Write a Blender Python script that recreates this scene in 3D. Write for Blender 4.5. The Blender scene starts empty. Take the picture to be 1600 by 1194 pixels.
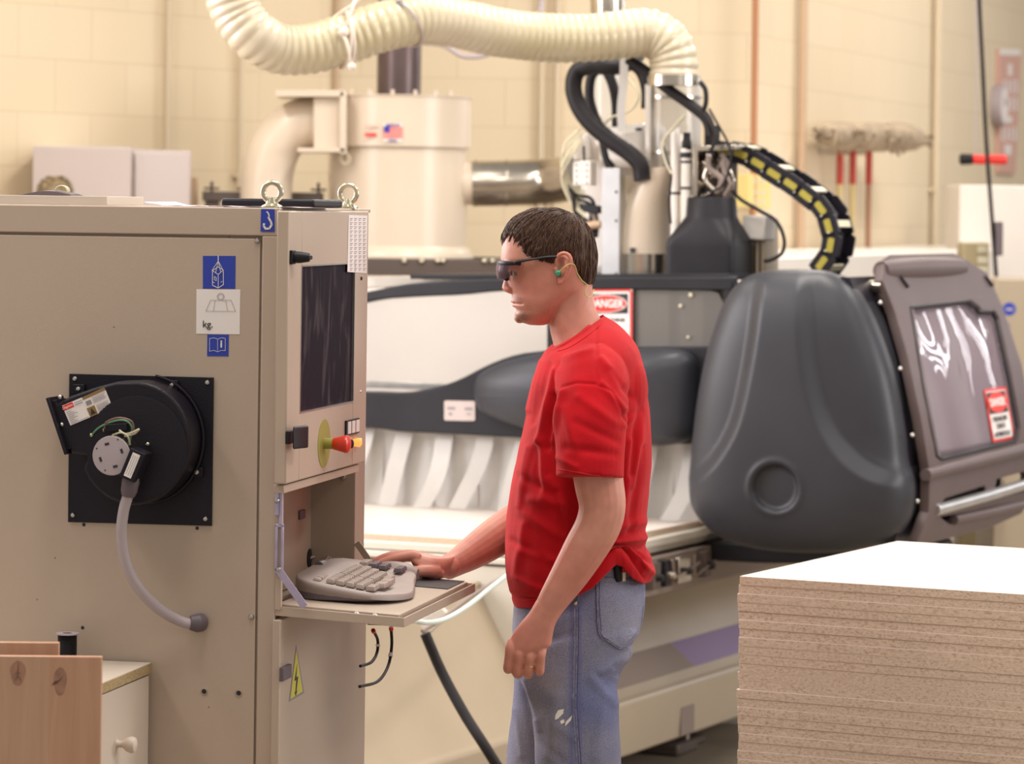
import bpy, math, random
from mathutils import Vector, Matrix, noise
from mathutils.bvhtree import BVHTree
random.seed(7)
R = math.radians
# ------------------------------------------------------------------ camera, light, exposure
F, Y0, CAMH, RHO = 5500.0, 320.0, 1.805, .013       # focal length and horizon row for a 1600 px wide frame
FOCUS = 6.95
sc = bpy.context.scene
cd = bpy.data.cameras.new('camera'); cam = bpy.data.objects.new('camera', cd); sc.collection.objects.link(cam)
cam.location = (0, 0, CAMH); cam.rotation_euler = (R(90), -RHO, 0)
cd.sensor_width = 36; cd.lens = F/1600*36; cd.shift_y = -(597-Y0)/1600
cd.clip_end = 100; cd.dof.use_dof = True; cd.dof.focus_distance = FOCUS; cd.dof.aperture_fstop = 6.3
sc.camera = cam
sc.view_settings.view_transform = 'Standard'; sc.view_settings.look = 'None'
sc.view_settings.gamma = 1; sc.view_settings.use_curve_mapping = False
sc.view_settings.exposure = 0.0
w = bpy.data.worlds.new('world'); sc.world = w; w.use_nodes = True
w.node_tree.nodes['Background'].inputs[0].default_value = (1, .93, .86, 1)
w.node_tree.nodes['Background'].inputs[1].default_value = .52
def area(name, loc, target, sx, sy, power, col):
    l = bpy.data.lights.new(name, 'AREA'); l.shape = 'RECTANGLE'; l.size = sx; l.size_y = sy; l.energy = power; l.color = col
    o = bpy.data.objects.new(name, l); sc.collection.objects.link(o); o.location = loc
    o.rotation_euler = (Vector(target)-Vector(loc)).to_track_quat('-Z', 'Y').to_euler(); return o
for i, (x, y) in enumerate([(-3.0, 6.0), (-.5, 6.2), (2.4, 6.0), (-2.2, 10.2), (.6, 10.4), (3.2, 10.6), (1.2, 15.0), (3.6, 16.2)]):
    area('ceiling_lamp', (x, y, 4.6), (x, y, 0), .5, 2.4, 80 if y < 9 else 112, (1, .93, .85))
area('window_daylight', (-3.6, 9.6, 2.6), (0.2, 7.3, 1.2), 2.6, 2.2, 230, (1.0, .95, .98))   # the shop's bay door on the left
area('front_right_fill', (4.6, 3.0, 3.0), (0.0, 7.2, 1.0), 2.5, 2.5, 15, (1, .95, .9))  # fill light added at the front right, no real source there
area('base_side_fill', (6.2, 8.4, 2.6), (1.0, 11.0, .8), 2.4, 2.0, 170, (1, .96, .93))  # unseen lamp added to brighten the machine's base and hood side
for i in range(4):
    area('pane_streak_light', (7.6+.75*i, 20.6-.5*i, 3.35), (1.3, 10.8, 1.3), .22, 1.1, 14, (1, .97, 1))  # unseen light strips added to reflect as streaks in the hood window
# ------------------------------------------------------------------ frames
cr, sr = math.cos(RHO), math.sin(RHO)
def at(px, py, D):
    u = (px-800)/F*D; v = (Y0-py)/F*D
    return Vector((u*cr-v*sr, D, CAMH+u*sr+v*cr))
class Fr:
    def __init__(s, ox, oy, deg, oz=0):
        s.o = (ox, oy, oz); s.a = R(deg); s.c = math.cos(s.a); s.s = math.sin(s.a)
    def w(s, x, y, z=0): return Vector((s.o[0]+x*s.c-y*s.s, s.o[1]+x*s.s+y*s.c, s.o[2]+z))
    def l(s, p):
        dx, dy = p[0]-s.o[0], p[1]-s.o[1]
        return Vector((dx*s.c+dy*s.s, -dx*s.s+dy*s.c, p[2]-s.o[2]))
    def ray(s, px, py, ax, val):
        a = s.l((0, 0, CAMH)); d = s.l(at(px, py, 1.0))-a
        return a+d*((val-a[ax])/d[ax])
CAB = Fr(-.43398, 6.6, -11.6)
MAC = Fr(.214, 10.16, -25)
STK = Fr(.5062, 7.68, -27)
W0 = Fr(0, 0, 0)
# ------------------------------------------------------------------ materials
def mat(name, col, rough=.5, metal=0, noise_amt=0, nscale=8, bump=0, bscale=60, trans=0, coat=0, emit=None, alpha=1, col2=None, spec=.5, sss=0):
    m = bpy.data.materials.new(name); m.use_nodes = True; nt = m.node_tree; b = nt.nodes['Principled BSDF']
    b.inputs['Base Color'].default_value = (*col, 1); b.inputs['Roughness'].default_value = rough
    b.inputs['Metallic'].default_value = metal; b.inputs['Specular IOR Level'].default_value = spec
    if trans: b.inputs['Transmission Weight'].default_value = trans
    if coat: b.inputs['Coat Weight'].default_value = coat
    if alpha < 1: b.inputs['Alpha'].default_value = alpha
    if sss:
        b.inputs['Subsurface Weight'].default_value = sss; b.inputs['Subsurface Radius'].default_value = (1, .35, .2); b.inputs['Subsurface Scale'].default_value = .008
    if emit: b.inputs['Emission Color'].default_value = (*emit[0], 1); b.inputs['Emission Strength'].default_value = emit[1]
    tc = nt.nodes.new('ShaderNodeTexCoord')
    if noise_amt or col2:
        n = nt.nodes.new('ShaderNodeTexNoise'); n.inputs['Scale'].default_value = nscale; n.inputs['Detail'].default_value = 6
        nt.links.new(tc.outputs['Object'], n.inputs['Vector'])
        r = nt.nodes.new('ShaderNodeValToRGB'); c2 = col2 or tuple(c*(1-noise_amt) for c in col)
        r.color_ramp.elements[0].position = .35; r.color_ramp.elements[1].position = .65
        r.color_ramp.elements[0].color = (*c2, 1); r.color_ramp.elements[1].color = (*col, 1)
        nt.links.new(n.outputs['Fac'], r.inputs['Fac']); nt.links.new(r.outputs['Color'], b.inputs['Base Color'])
    if bump:
        n2 = nt.nodes.new('ShaderNodeTexNoise'); n2.inputs['Scale'].default_value = bscale; n2.inputs['Detail'].default_value = 4
        nt.links.new(tc.outputs['Object'], n2.inputs['Vector'])
        bp = nt.nodes.new('ShaderNodeBump'); bp.inputs['Strength'].default_value = bump; bp.inputs['Distance'].default_value = .01
        nt.links.new(n2.outputs['Fac'], bp.inputs['Height']); nt.links.new(bp.outputs['Normal'], b.inputs['Normal'])
    return m
def N(m, t, **k):
    n = m.node_tree.nodes.new(t)
    for a, v in k.items(): setattr(n, a, v)
    return n
M = {}
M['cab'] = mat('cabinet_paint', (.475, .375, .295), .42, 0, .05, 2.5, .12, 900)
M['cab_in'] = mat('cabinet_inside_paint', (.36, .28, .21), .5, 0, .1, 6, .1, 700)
M['black'] = mat('black_paint', (.010, .008, .014), .42, 0, 0, 8, .1, 300, spec=.28)
M['blackplastic'] = mat('black_plastic', (.014, .013, .017), .45, 0, .2, 12, spec=.25)
M['rubber'] = mat('black_rubber', (.016, .014, .016), .5, 0, .2, 20, spec=.25)
M['steel'] = mat('bright_steel', (.62, .6, .57), .28, 1, .15, 30)
M['zinc'] = mat('zinc_plated', (.60, .56, .42), .32, 1, .25, 40)
M['alu'] = mat('aluminium', (.62, .62, .62), .35, .9, .12, 10)
M['greyhose'] = mat('grey_conduit', (.40, .34, .36), .45)
M['white'] = mat('white_print', (.80, .74, .72), .5)
M['bluest'] = mat('blue_sticker', (.02, .045, .36), .4)
M['redst'] = mat('red_sticker', (.72, .03, .02), .45)
M['yellow'] = mat('yellow_label', (.58, .52, .05), .45)
M['ink'] = mat('black_ink', (.02, .02, .025), .6)
M['gold'] = mat('gold_label', (.25, .15, .05), .4)
M['greyink'] = mat('grey_ink', (.25, .22, .24), .6)
M['screen'] = mat('dusty_screen', (.012, .012, .02), .3, spec=.12); M['screen'].node_tree.nodes['Principled BSDF'].inputs['IOR'].default_value = 1.12
nt = M['screen'].node_tree; b_ = nt.nodes['Principled BSDF']
tc = nt.nodes.new('ShaderNodeTexCoord'); mp = nt.nodes.new('ShaderNodeMapping'); mp.inputs['Scale'].default_value = (1, 6.5, 1.6); mp.inputs['Rotation'].default_value = (R(22), 0, 0)
nn = nt.nodes.new('ShaderNodeTexNoise'); nn.inputs['Scale'].default_value = 4; nn.inputs['Detail'].default_value = 10; nn.inputs['Distortion'].default_value = 1.2
rr = nt.nodes.new('ShaderNodeValToRGB'); rr.color_ramp.elements[0].position = .50; rr.color_ramp.elements[1].position = .88
rr.color_ramp.elements[0].color = (.020, .014, .022, 1); rr.color_ramp.elements[1].color = (.11, .085, .09, 1)
nt.links.new(tc.outputs['Object'], mp.inputs[0]); nt.links.new(mp.outputs[0], nn.inputs['Vector']); nt.links.new(nn.outputs['Fac'], rr.inputs['Fac']); nt.links.new(rr.outputs['Color'], b_.inputs['Base Color'])
M['orange'] = mat('orange_lens', (.8, .2, .03), .3, emit=((1, .35, .08), 1.2))
M['redbutton'] = mat('red_button', (.62, .035, .015), .35, coat=.2)
M['estopyel'] = mat('yellow_ring', (.30, .265, .05), .55)
M['lav'] = mat('zinc_link', (.50, .44, .62), .42, .3, .2, 30)
M['keys'] = mat('aged_key_plastic', (.36, .285, .25), .5, 0, .1, 40)
M['kb'] = mat('aged_keyboard_plastic', (.30, .235, .215), .5, 0, .08, 20)
M['kbd'] = mat('keyboard_dark', (.115, .09, .105), .5)
M['paper'] = mat('pink_paper', (.75, .6, .66), .7)
M['lam'] = mat('white_laminate', (.82, .77, .72), .35, 0, .03, 4)
M['cream'] = mat('cream_enamel', (.64, .54, .43), .3, 0, .05, 3)
M['creamw'] = mat('white_enamel', (.76, .71, .66), .35, 0, .04, 3)
M['mach'] = mat('machine_beige', (.40, .325, .235), .35, 0, .08, 3)
M['machpale'] = mat('machine_pale', (.60, .56, .49), .4, 0, .05, 3)
M['dark'] = mat('charcoal_cover', (.017, .017, .022), .45, 0, .3, 6, .05, 200, spec=.3)
M['darkblue'] = mat('charcoal_pad', (.038, .040, .050), .42, 0, .25, 5, .04, 300, spec=.35)
M['hood'] = mat('dusty_hood', (.105, .073, .073), .5, 0, .12, 4, .1, 260)
M['loz'] = mat('moulded_charcoal', (.032, .033, .042), .42, 0, .25, 3, .05, 260, spec=.4)
M['purple'] = mat('purple_stripe', (.25, .19, .32), .6, spec=.2)
M['taupe'] = mat('taupe_stripe', (.24, .19, .165), .6, spec=.2)
M['strip'] = mat('milky_vinyl', (.66, .64, .61), .35, 0, .06, 10, trans=.3)
def clearm(name, col, rough, alpha, wav=0, metal=0):
    m = mat(name, col, rough, metal); nt = m.node_tree; b = nt.nodes['Principled BSDF']; out = nt.nodes['Material Output']
    tr = nt.nodes.new('ShaderNodeBsdfTransparent'); tr.inputs[0].default_value = (.93, .93, .93, 1); mx = nt.nodes.new('ShaderNodeMixShader')
    fr = nt.nodes.new('ShaderNodeFresnel'); fr.inputs[0].default_value = 1.5; ad = nt.nodes.new('ShaderNodeMath'); ad.operation = 'ADD'; ad.use_clamp = True; ad.inputs[1].default_value = alpha
    nt.links.new(fr.outputs[0], ad.inputs[0]); nt.links.new(ad.outputs[0], mx.inputs[0]); nt.links.new(tr.outputs[0], mx.inputs[1]); nt.links.new(b.outputs[0], mx.inputs[2]); nt.links.new(mx.outputs[0], out.inputs[0])
    if wav:
        tc = nt.nodes.new('ShaderNodeTexCoord'); n = nt.nodes.new('ShaderNodeTexNoise'); n.inputs['Scale'].default_value = 4; n.inputs['Detail'].default_value = 0
        bp = nt.nodes.new('ShaderNodeBump'); bp.inputs['Strength'].default_value = wav; bp.inputs['Distance'].default_value = .05
        nt.links.new(tc.outputs['Object'], n.inputs['Vector']); nt.links.new(n.outputs['Fac'], bp.inputs['Height']); nt.links.new(bp.outputs['Normal'], b.inputs['Normal']); nt.links.new(bp.outputs['Normal'], fr.inputs['Normal'])
    return m
M['pane'] = clearm('clear_acrylic', (.5, .5, .5), .05, .06)
M['hoodpane'] = clearm('scuffed_acrylic', (.34, .27, .31), .06, .34, .9)
M['tube'] = clearm('clear_duct_plastic', (.72, .68, .62), .10, .42, .25)
M['lens'] = clearm('tinted_lens', (.35, .25, .30), .08, .0)
M['smoke'] = clearm('smoky_pane', (.17, .16, .15), .35, .72)
M['duct'] = mat('cream_flex_duct', (.62, .54, .43), .3, 0, 0, col2=(.52, .45, .29), nscale=3, coat=.2, trans=.12)
M['galv'] = mat('galvanised_duct', (.60, .54, .46), .22, 1, .3, 6)
M['galvdark'] = mat('dark_stack_pipe', (.14, .10, .10), .35, .6, .3, 5)
M['rope'] = mat('white_rope', (.75, .66, .58), .8)
M['chainy'] = mat('yellow_chain_pad', (.36, .30, .035), .5)
M['copper'] = mat('orange_pipe_paint', (.44, .19, .085), .5)
M['pinkpipe'] = mat('pinkish_pipe_paint', (.50, .35, .23), .5)
M['wallpipe'] = mat('cream_pipe_paint', (.60, .50, .36), .5)
M['mop'] = mat('dusty_mop_strands', (.40, .31, .215), .9, 0, .35, 20, .6, 80)
M['bristle'] = mat('tan_bristles', (.30, .22, .12), .9, 0, .5, 60, .6, 120)
M['mred'] = mat('red_handle', (.45, .05, .03), .5)
M['myel'] = mat('yellow_handle', (.60, .48, .22), .6)
M['brown'] = mat('brown_handle', (.38, .20, .12), .6)
M['signpink'] = mat('faded_red_sign', (.62, .36, .29), .6)
M['signyel'] = mat('faded_yellow_sign', (.72, .58, .22), .6)
M['wirey'] = mat('cream_wire', (.6, .55, .4), .5)
M['plug'] = mat('green_plug', (.05, .32, .2), .6)
M['cord'] = mat('yellow_cord', (.52, .50, .16), .6)
M['wgreen'] = mat('green_wire', (.10, .26, .14), .5); M['wbrown'] = mat('brown_wire', (.22, .12, .10), .5)
M['cable'] = mat('pale_cable', (.58, .66, .62), .5)
M['frame'] = mat('dark_steel_frame', (.10, .075, .065), .5, .2)
M['brass'] = mat('ring_gold', (.75, .62, .38), .25, 1)
M['pencil'] = mat('pale_pencil', (.72, .62, .50), .5)
# chipboard with laminate skins (object origin on the board's underside)
M['olive'] = mat('olive_enamel', (.34, .28, .16), .5)
M['eyewhite'] = mat('eye_white', (.42, .33, .30), .3)
def chip(name, skins, thick, c1=(.45, .33, .235), c2=(.66, .52, .40)):
    m = mat(name, c1, .8); nt = m.node_tree; b = nt.nodes['Principled BSDF']; tc = nt.nodes.new('ShaderNodeTexCoord')
    mp = nt.nodes.new('ShaderNodeMapping'); mp.inputs['Scale'].default_value = (1, 1, 2.0)
    oi = nt.nodes.new('ShaderNodeObjectInfo'); ml = nt.nodes.new('ShaderNodeMath'); ml.operation = 'MULTIPLY'; ml.inputs[1].default_value = 9.0
    nt.links.new(oi.outputs['Random'], ml.inputs[0]); nt.links.new(tc.outputs['Object'], mp.inputs[0]); nt.links.new(ml.outputs[0], mp.inputs['Location'])
    v = nt.nodes.new('ShaderNodeTexNoise'); v.inputs['Scale'].default_value = 115; v.inputs['Detail'].default_value = 9; v.inputs['Roughness'].default_value = .86
    nt.links.new(mp.outputs[0], v.inputs['Vector']); r = nt.nodes.new('ShaderNodeValToRGB')
    e = r.color_ramp.elements; e[0].position = .38; e[1].position = .64; e[0].color = (c1[0]*.66, c1[1]*.62, c1[2]*.56, 1); e[1].color = (*c2, 1); k = e.new(.5); k.color = (*[(c1[i]+c2[i])/2 for i in range(3)], 1)
    nt.links.new(v.outputs['Fac'], r.inputs['Fac']); last = r.outputs['Color']
    if skins:
        sp = nt.nodes.new('ShaderNodeSeparateXYZ'); nt.links.new(tc.outputs['Object'], sp.inputs[0])
        a = nt.nodes.new('ShaderNodeMath'); a.operation = 'SUBTRACT'; nt.links.new(sp.outputs['Z'], a.inputs[0]); a.inputs[1].default_value = thick/2
        ab = nt.nodes.new('ShaderNodeMath'); ab.operation = 'ABSOLUTE'; nt.links.new(a.outputs[0], ab.inputs[0])
        g = nt.nodes.new('ShaderNodeMath'); g.operation = 'GREATER_THAN'; g.inputs[1].default_value = thick/2-.0008; nt.links.new(ab.outputs[0], g.inputs[0])
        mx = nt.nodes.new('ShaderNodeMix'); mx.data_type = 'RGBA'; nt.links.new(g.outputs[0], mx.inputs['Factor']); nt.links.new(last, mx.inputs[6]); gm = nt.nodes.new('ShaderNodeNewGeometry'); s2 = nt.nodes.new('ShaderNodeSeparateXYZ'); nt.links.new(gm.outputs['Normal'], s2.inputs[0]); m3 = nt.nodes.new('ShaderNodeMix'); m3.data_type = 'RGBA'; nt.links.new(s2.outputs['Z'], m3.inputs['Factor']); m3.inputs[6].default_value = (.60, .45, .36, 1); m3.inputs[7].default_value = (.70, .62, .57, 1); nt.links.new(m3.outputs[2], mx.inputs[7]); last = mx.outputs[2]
        rg = nt.nodes.new('ShaderNodeMapRange'); rg.inputs[3].default_value = .85; rg.inputs[4].default_value = .4; nt.links.new(g.outputs[0], rg.inputs[0]); nt.links.new(rg.outputs[0], b.inputs['Roughness'])
    nt.links.new(last, b.inputs['Base Color'])
    bp = nt.nodes.new('ShaderNodeBump'); bp.inputs['Strength'].default_value = .25; bp.inputs['Distance'].default_value = .003; nt.links.new(v.outputs['Fac'], bp.inputs['Height'])
    if not skins: nt.links.new(bp.outputs['Normal'], b.inputs['Normal'])
    return m
M['chip'] = chip('laminated_chipboard', True, .019)
M['chipraw'] = chip('raw_chipboard', False, .019, (.36, .25, .12), (.46, .35, .19))
def woodm(name, c1, c2, c3):
    m = mat(name, c1, .5); nt = m.node_tree; b = nt.nodes['Principled BSDF']; tc = nt.nodes.new('ShaderNodeTexCoord')
    mp = nt.nodes.new('ShaderNodeMapping'); mp.inputs['Scale'].default_value = (22, 22, 1.6); nt.links.new(tc.outputs['Object'], mp.inputs[0])
    n = nt.nodes.new('ShaderNodeTexNoise'); n.inputs['Scale'].default_value = 2.2; n.inputs['Detail'].default_value = 8; n.inputs['Distortion'].default_value = .8; nt.links.new(mp.outputs[0], n.inputs['Vector'])
    r = nt.nodes.new('ShaderNodeValToRGB'); e = r.color_ramp.elements; e[0].position = .3; e[1].position = .7; e[0].color = (*c2, 1); e[1].color = (*c1, 1)
    nt.links.new(n.outputs['Fac'], r.inputs['Fac'])
    # glued-up staves differ a little in tone
    sp = nt.nodes.new('ShaderNodeSeparateXYZ'); nt.links.new(tc.outputs['Object'], sp.inputs[0])
    g = nt.nodes.new('ShaderNodeMath'); g.operation = 'GREATER_THAN'; g.inputs[1].default_value = -.088; nt.links.new(sp.outputs['X'], g.inputs[0])
    mx = nt.nodes.new('ShaderNodeMix'); mx.data_type = 'RGBA'; mx.blend_type = 'MULTIPLY'; nt.links.new(g.outputs[0], mx.inputs['Factor']); nt.links.new(r.outputs[0], mx.inputs[6]); mx.inputs[7].default_value = (*c3, 1)
    nt.links.new(mx.outputs[2], b.inputs['Base Color']); return m
M['alder'] = woodm('knotty_alder', (.54, .335, .225), (.47, .28, .18), (.98, .92, .88))
M['boxgrey'] = mat('box_enamel', (.50, .43, .41), .45, 0, .04, 3)
M['knot'] = mat('knot_brown', (.22, .10, .065), .6, 0, .5, 40); M['knot2'] = mat('knot_ring', (.40, .215, .14), .6, 0, .3, 50)
M['wpaint'] = mat('white_painted_wood', (.62, .53, .45), .5, 0, .04, 6)
# walls and floor
def blockwall():
    m = mat('cream_block_wall', (.72, .6, .42), .6); nt = m.node_tree; b = nt.nodes['Principled BSDF']; tc = nt.nodes.new('ShaderNodeTexCoord')
    sp = nt.nodes.new('ShaderNodeSeparateXYZ'); cb = nt.nodes.new('ShaderNodeCombineXYZ'); nt.links.new(tc.outputs['Object'], sp.inputs[0]); nt.links.new(sp.outputs['X'], cb.inputs['X']); nt.links.new(sp.outputs['Z'], cb.inputs['Y'])
    ad = nt.nodes.new('ShaderNodeVectorMath'); ad.inputs[1].default_value = (.1, .105, 0); nt.links.new(cb.outputs[0], ad.inputs[0])
    br = nt.nodes.new('ShaderNodeTexBrick'); br.inputs['Scale'].default_value = 1; br.inputs['Brick Width'].default_value = .406; br.inputs['Row Height'].default_value = .2032; br.inputs['Mortar Size'].default_value = .0035; br.inputs['Mortar Smooth'].default_value = .6
    br.inputs['Color1'].default_value = (.70, .585, .415, 1); br.inputs['Color2'].default_value = (.675, .56, .39, 1); br.inputs['Mortar'].default_value = (.585, .475, .325, 1)
    nt.links.new(ad.outputs[0], br.inputs['Vector']); nt.links.new(br.outputs['Color'], b.inputs['Base Color'])
    bp = nt.nodes.new('ShaderNodeBump'); bp.invert = True; bp.inputs['Strength'].default_value = .2; bp.inputs['Distance'].default_value = .005
    nt.links.new(br.outputs['Fac'], bp.inputs['Height']); nt.links.new(bp.outputs['Normal'], b.inputs['Normal']); return m
M['wall'] = blockwall()
M['floor'] = mat('concrete_floor', (.34, .28, .21), .45, 0, 0, 3, .1, 40, col2=(.25, .205, .155))
# ------------------------------------------------------------------ mesh builder
class MB:
    def __init__(s): s.v = []; s.f = []
    def add(s, vs, fs):
        n = len(s.v); s.v += [Vector(v) for v in vs]; s.f += [tuple(i+n for i in f) for f in fs]; return s
    def box(s, x0, x1, y0, y1, z0, z1):
        return s.add([(x0, y0, z0), (x1, y0, z0), (x1, y1, z0), (x0, y1, z0), (x0, y0, z1), (x1, y0, z1), (x1, y1, z1), (x0, y1, z1)],
                     [(3, 2, 1, 0), (4, 5, 6, 7), (0, 1, 5, 4), (1, 2, 6, 5), (2, 3, 7, 6), (3, 0, 4, 7)])
    def obox(s, c, ex, ey, ez):
        c = Vector(c); ex, ey, ez = Vector(ex)/2, Vector(ey)/2, Vector(ez)/2
        vs = [c+a*ex+b*ey+d*ez for d in (-1, 1) for a, b in ((-1, -1), (1, -1), (1, 1), (-1, 1))]
        return s.add(vs, [(3, 2, 1, 0), (4, 5, 6, 7), (0, 1, 5, 4), (1, 2, 6, 5), (2, 3, 7, 6), (3, 0, 4, 7)])
    def prism(s, pts, vec):
        n = len(pts); pts = [Vector(p) for p in pts]; v = Vector(vec)
        nor = Vector((0, 0, 0))
        for i in range(n): nor += (pts[i]-pts[0]).cross(pts[(i+1) % n]-pts[0])
        if nor.dot(v) > 0: pts = pts[::-1]
        fs = [tuple(range(n)), tuple(range(2*n-1, n-1, -1))]+[(i, i+n, (i+1) % n+n, (i+1) % n) for i in range(n)]
        return s.add(pts+[p+v for p in pts], fs)
    def pq(s, fr, pts, ax, v0, th):      # polygon given by sight lines meeting a real plane of the frame, with thickness
        e = Vector((0, 0, 0)); e[ax] = th
        return s.prism([fr.ray(a, b, ax, v0) for a, b in pts], e)
    def rings(s, rs, cap=True, closed=False):
        n = len(rs[0]); vs = [p for r in rs for p in r]; fs = []
        m = len(rs)
        for j in range(m if closed else m-1):
            k = (j+1) % m
            for i in range(n): fs.append((j*n+i, j*n+(i+1) % n, k*n+(i+1) % n, k*n+i))
        if cap and not closed: fs += [tuple(range(n-1, -1, -1)), tuple(range((m-1)*n, m*n))]
        return s.add(vs, fs)
    def tube(s, path, r, n=12, cap=True, flat=1, up=None, closed=False):
        path = [Vector(p) for p in path]; m = len(path); rs = []
        if not hasattr(r, '__len__'): r = [r]*m
        t0 = (path[1]-path[0]).normalized()
        u = Vector(up) if up else (Vector((0, 0, 1)) if abs(t0.z) < .9 else Vector((1, 0, 0)))
        u = (u-t0*u.dot(t0)).normalized()
        for i in range(m):
            if closed: t = (path[(i+1) % m]-path[i-1]).normalized()
            else: t = (path[min(i+1, m-1)]-path[max(i-1, 0)]).normalized()
            u = (u-t*u.dot(t)).normalized(); b = t.cross(u)
            rs.append([path[i]+(u*math.cos(2*math.pi*k/n)*r[i]*flat+b*math.sin(2*math.pi*k/n)*r[i]) for k in range(n)])
        return s.rings(rs, cap, closed)
    def lathe(s, prof, c=(0, 0, 0), axis=(0, 0, 1), n=24):
        c = Vector(c); a = Vector(axis).normalized(); u = a.orthogonal().normalized(); b = a.cross(u)
        rs = [[c+a*h+(u*math.cos(2*math.pi*k/n)+b*math.sin(2*math.pi*k/n))*max(r, 1e-5) for k in range(n)] for r, h in prof]
        return s.rings(rs)
    def sph(s, c, r, n=16, m=10):
        if not hasattr(r, '__len__'): r = (r, r, r)
        c = Vector(c); rs = []
        for j in range(m+1):
            a = math.pi*(j+.02)/(m+.04)
            rs.append([c+Vector((r[0]*math.sin(a)*math.cos(2*math.pi*k/n), r[1]*math.sin(a)*math.sin(2*math.pi*k/n), -r[2]*math.cos(a))) for k in range(n)])
        return s.rings(rs)
    def build(s, name, m, parent=None, bevel=0, smooth=40, sub=0, world=False, seg=2):
        me = bpy.data.meshes.new(name); vs = s.v
        if world and parent is not None:
            mi = (Matrix.Translation(parent.location) @ parent.rotation_euler.to_matrix().to_4x4()).inverted(); vs = [mi @ v for v in vs]
        me.from_pydata([tuple(v) for v in vs], [], s.f); me.update()
        import bmesh
        bm = bmesh.new(); bm.from_mesh(me); bmesh.ops.recalc_face_normals(bm, faces=bm.faces); bm.to_mesh(me); bm.free()
        o = bpy.data.objects.new(name, me); sc.collection.objects.link(o); me.materials.append(M[m] if isinstance(m, str) else m)
        if smooth:
            me.polygons.foreach_set('use_smooth', [True]*len(me.polygons)); me.set_sharp_from_angle(angle=R(smooth))
        if bevel:
            b = o.modifiers.new('bevel', 'BEVEL'); b.width = bevel; b.segments = seg; b.limit_method = 'ANGLE'; b.angle_limit = R(35)
        if sub: b = o.modifiers.new('sub', 'SUBSURF'); b.levels = sub; b.render_levels = sub
        if parent is not None: o.parent = parent
        return o
def tag(o, label=None, cat=None, group=None, kind=None):
    if label: o['label'] = label
    if cat: o['category'] = cat
    if group: o['group'] = group
    if kind: o['kind'] = kind
    return o
def thing(name, loc, rz, label, cat, group=None):
    o = bpy.data.objects.new(name, None); sc.collection.objects.link(o); o.empty_display_size = .1
    o.location = loc; o.rotation_euler = (0, 0, rz); return tag(o, label, cat, group)
def frthing(name, fr, label, cat): return thing(name, fr.o, fr.a, label, cat)
def text(body, size, loc, rot, m, parent, name='lettering', ext=.0004, xs=1, bold=0, ax='CENTER'):
    c = bpy.data.curves.new(name, 'FONT'); c.body = body; c.size = size; c.extrude = ext; c.align_x = ax; c.align_y = 'CENTER'; c.offset = bold
    t = bpy.data.objects.new(name, c); sc.collection.objects.link(t); dg = bpy.context.evaluated_depsgraph_get()
    me = bpy.data.meshes.new_from_object(t.evaluated_get(dg)); bpy.data.objects.remove(t)
    mx = Matrix.Translation(loc) @ Matrix.Rotation(rot[2], 4, 'Z') @ Matrix.Rotation(rot[0], 4, 'X') @ Matrix.Rotation(rot[1], 4, 'Z') @ Matrix.Diagonal((xs, 1, 1, 1))
    me.transform(mx); me.materials.clear(); me.materials.append(M[m]); o = bpy.data.objects.new(name, me); sc.collection.objects.link(o)
    if parent is not None: o.parent = parent
    return o
FY = (R(90), 0, 0); FX = (R(90), 0, R(90))       # text on a face looking along -y, along +x
def spline(pts, n):          # Catmull-Rom through points
    pts = [Vector(p) for p in pts]; P = [pts[0]*2-pts[1]]+pts+[pts[-1]*2-pts[-2]]; out = []
    for i in range(1, len(P)-2):
        for k in range(n):
            t = k/n; a, b, c, d = P[i-1:i+3]
            out.append(.5*((2*b)+(c-a)*t+(2*a-5*b+4*c-d)*t*t+(3*b-a-3*c+d)*t**3))
    out.append(P[-2]); return out
def interp(tab, x):
    if x <= tab[0][0]: return tab[0][1]
    for (a, b), (c, d) in zip(tab, tab[1:]):
        if x <= c: return b+(d-b)*(x-a)/(c-a)
    return tab[-1][1]
def screw(fr_pt, axis, r, parent, m='steel'):
    return MB().lathe([(r*.1, r*.75), (r*.7, r*.65), (r, r*.25), (r, -r*.4)], fr_pt, axis, 12).build('screw', m, parent)
# ------------------------------------------------------------------ the room
MB().box(-9, 12, -1, 32, -.1, 0).build('floor', 'floor', None, smooth=0)['kind'] = 'structure'
pA0 = at(0, 300, 13.1); pA1 = at(522, 300, 14.75); pB1 = at(1173, 300, 14.8)
aA = math.atan2(pA1.y-pA0.y, pA1.x-pA0.x); LA = (pA1.xy-pA0.xy).length
WA = Fr(pA1.x, pA1.y, math.degrees(aA)); WB = Fr(pA1.x, pA1.y, math.degrees(math.atan2(pB1.y-pA1.y, pB1.x-pA1.x)))
WC = Fr(pB1.x, pB1.y, math.degrees(math.atan2(.943, .334)))
def wall(name, fr, x0, x1):
    o = MB().box(x0, x1, 0, .2, 0, 5.2).build(name, 'wall', None, smooth=0); o.location = fr.o; o.rotation_euler = (0, 0, fr.a); o['kind'] = 'structure'
wall('wall_left', WA, -6, 0); wall('wall_back', WB, 0, (pB1.xy-pA1.xy).length); wall('wall_right', WC, 0, 12)
def wallpipe(fr, px, r, m, label, off=.03, pyb=420, cat='pipe'):
    p = fr.ray(px, 200, 1, -off); o = MB().tube([(0, 0, 0), (0, 0, 5.0)], r, 12).build('wall_pipe', m, None)
    for z in (.6, 1.9, 3.2): MB().box(-r*1.8, r*1.8, 0, off-.001, z, z+.02).build('pipe_clip', m, o)
    o.location = fr.w(p.x, p.y, 0.0); o.rotation_euler = (0, 0, fr.a); tag(o, label, cat)
wallpipe(WA, 262, .011, 'wallpipe', 'cream painted conduit on the left wall above the pair of white boxes')
wallpipe(WA, 376, .011, 'wallpipe', 'cream painted conduit running behind the cream elbow duct')
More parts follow.
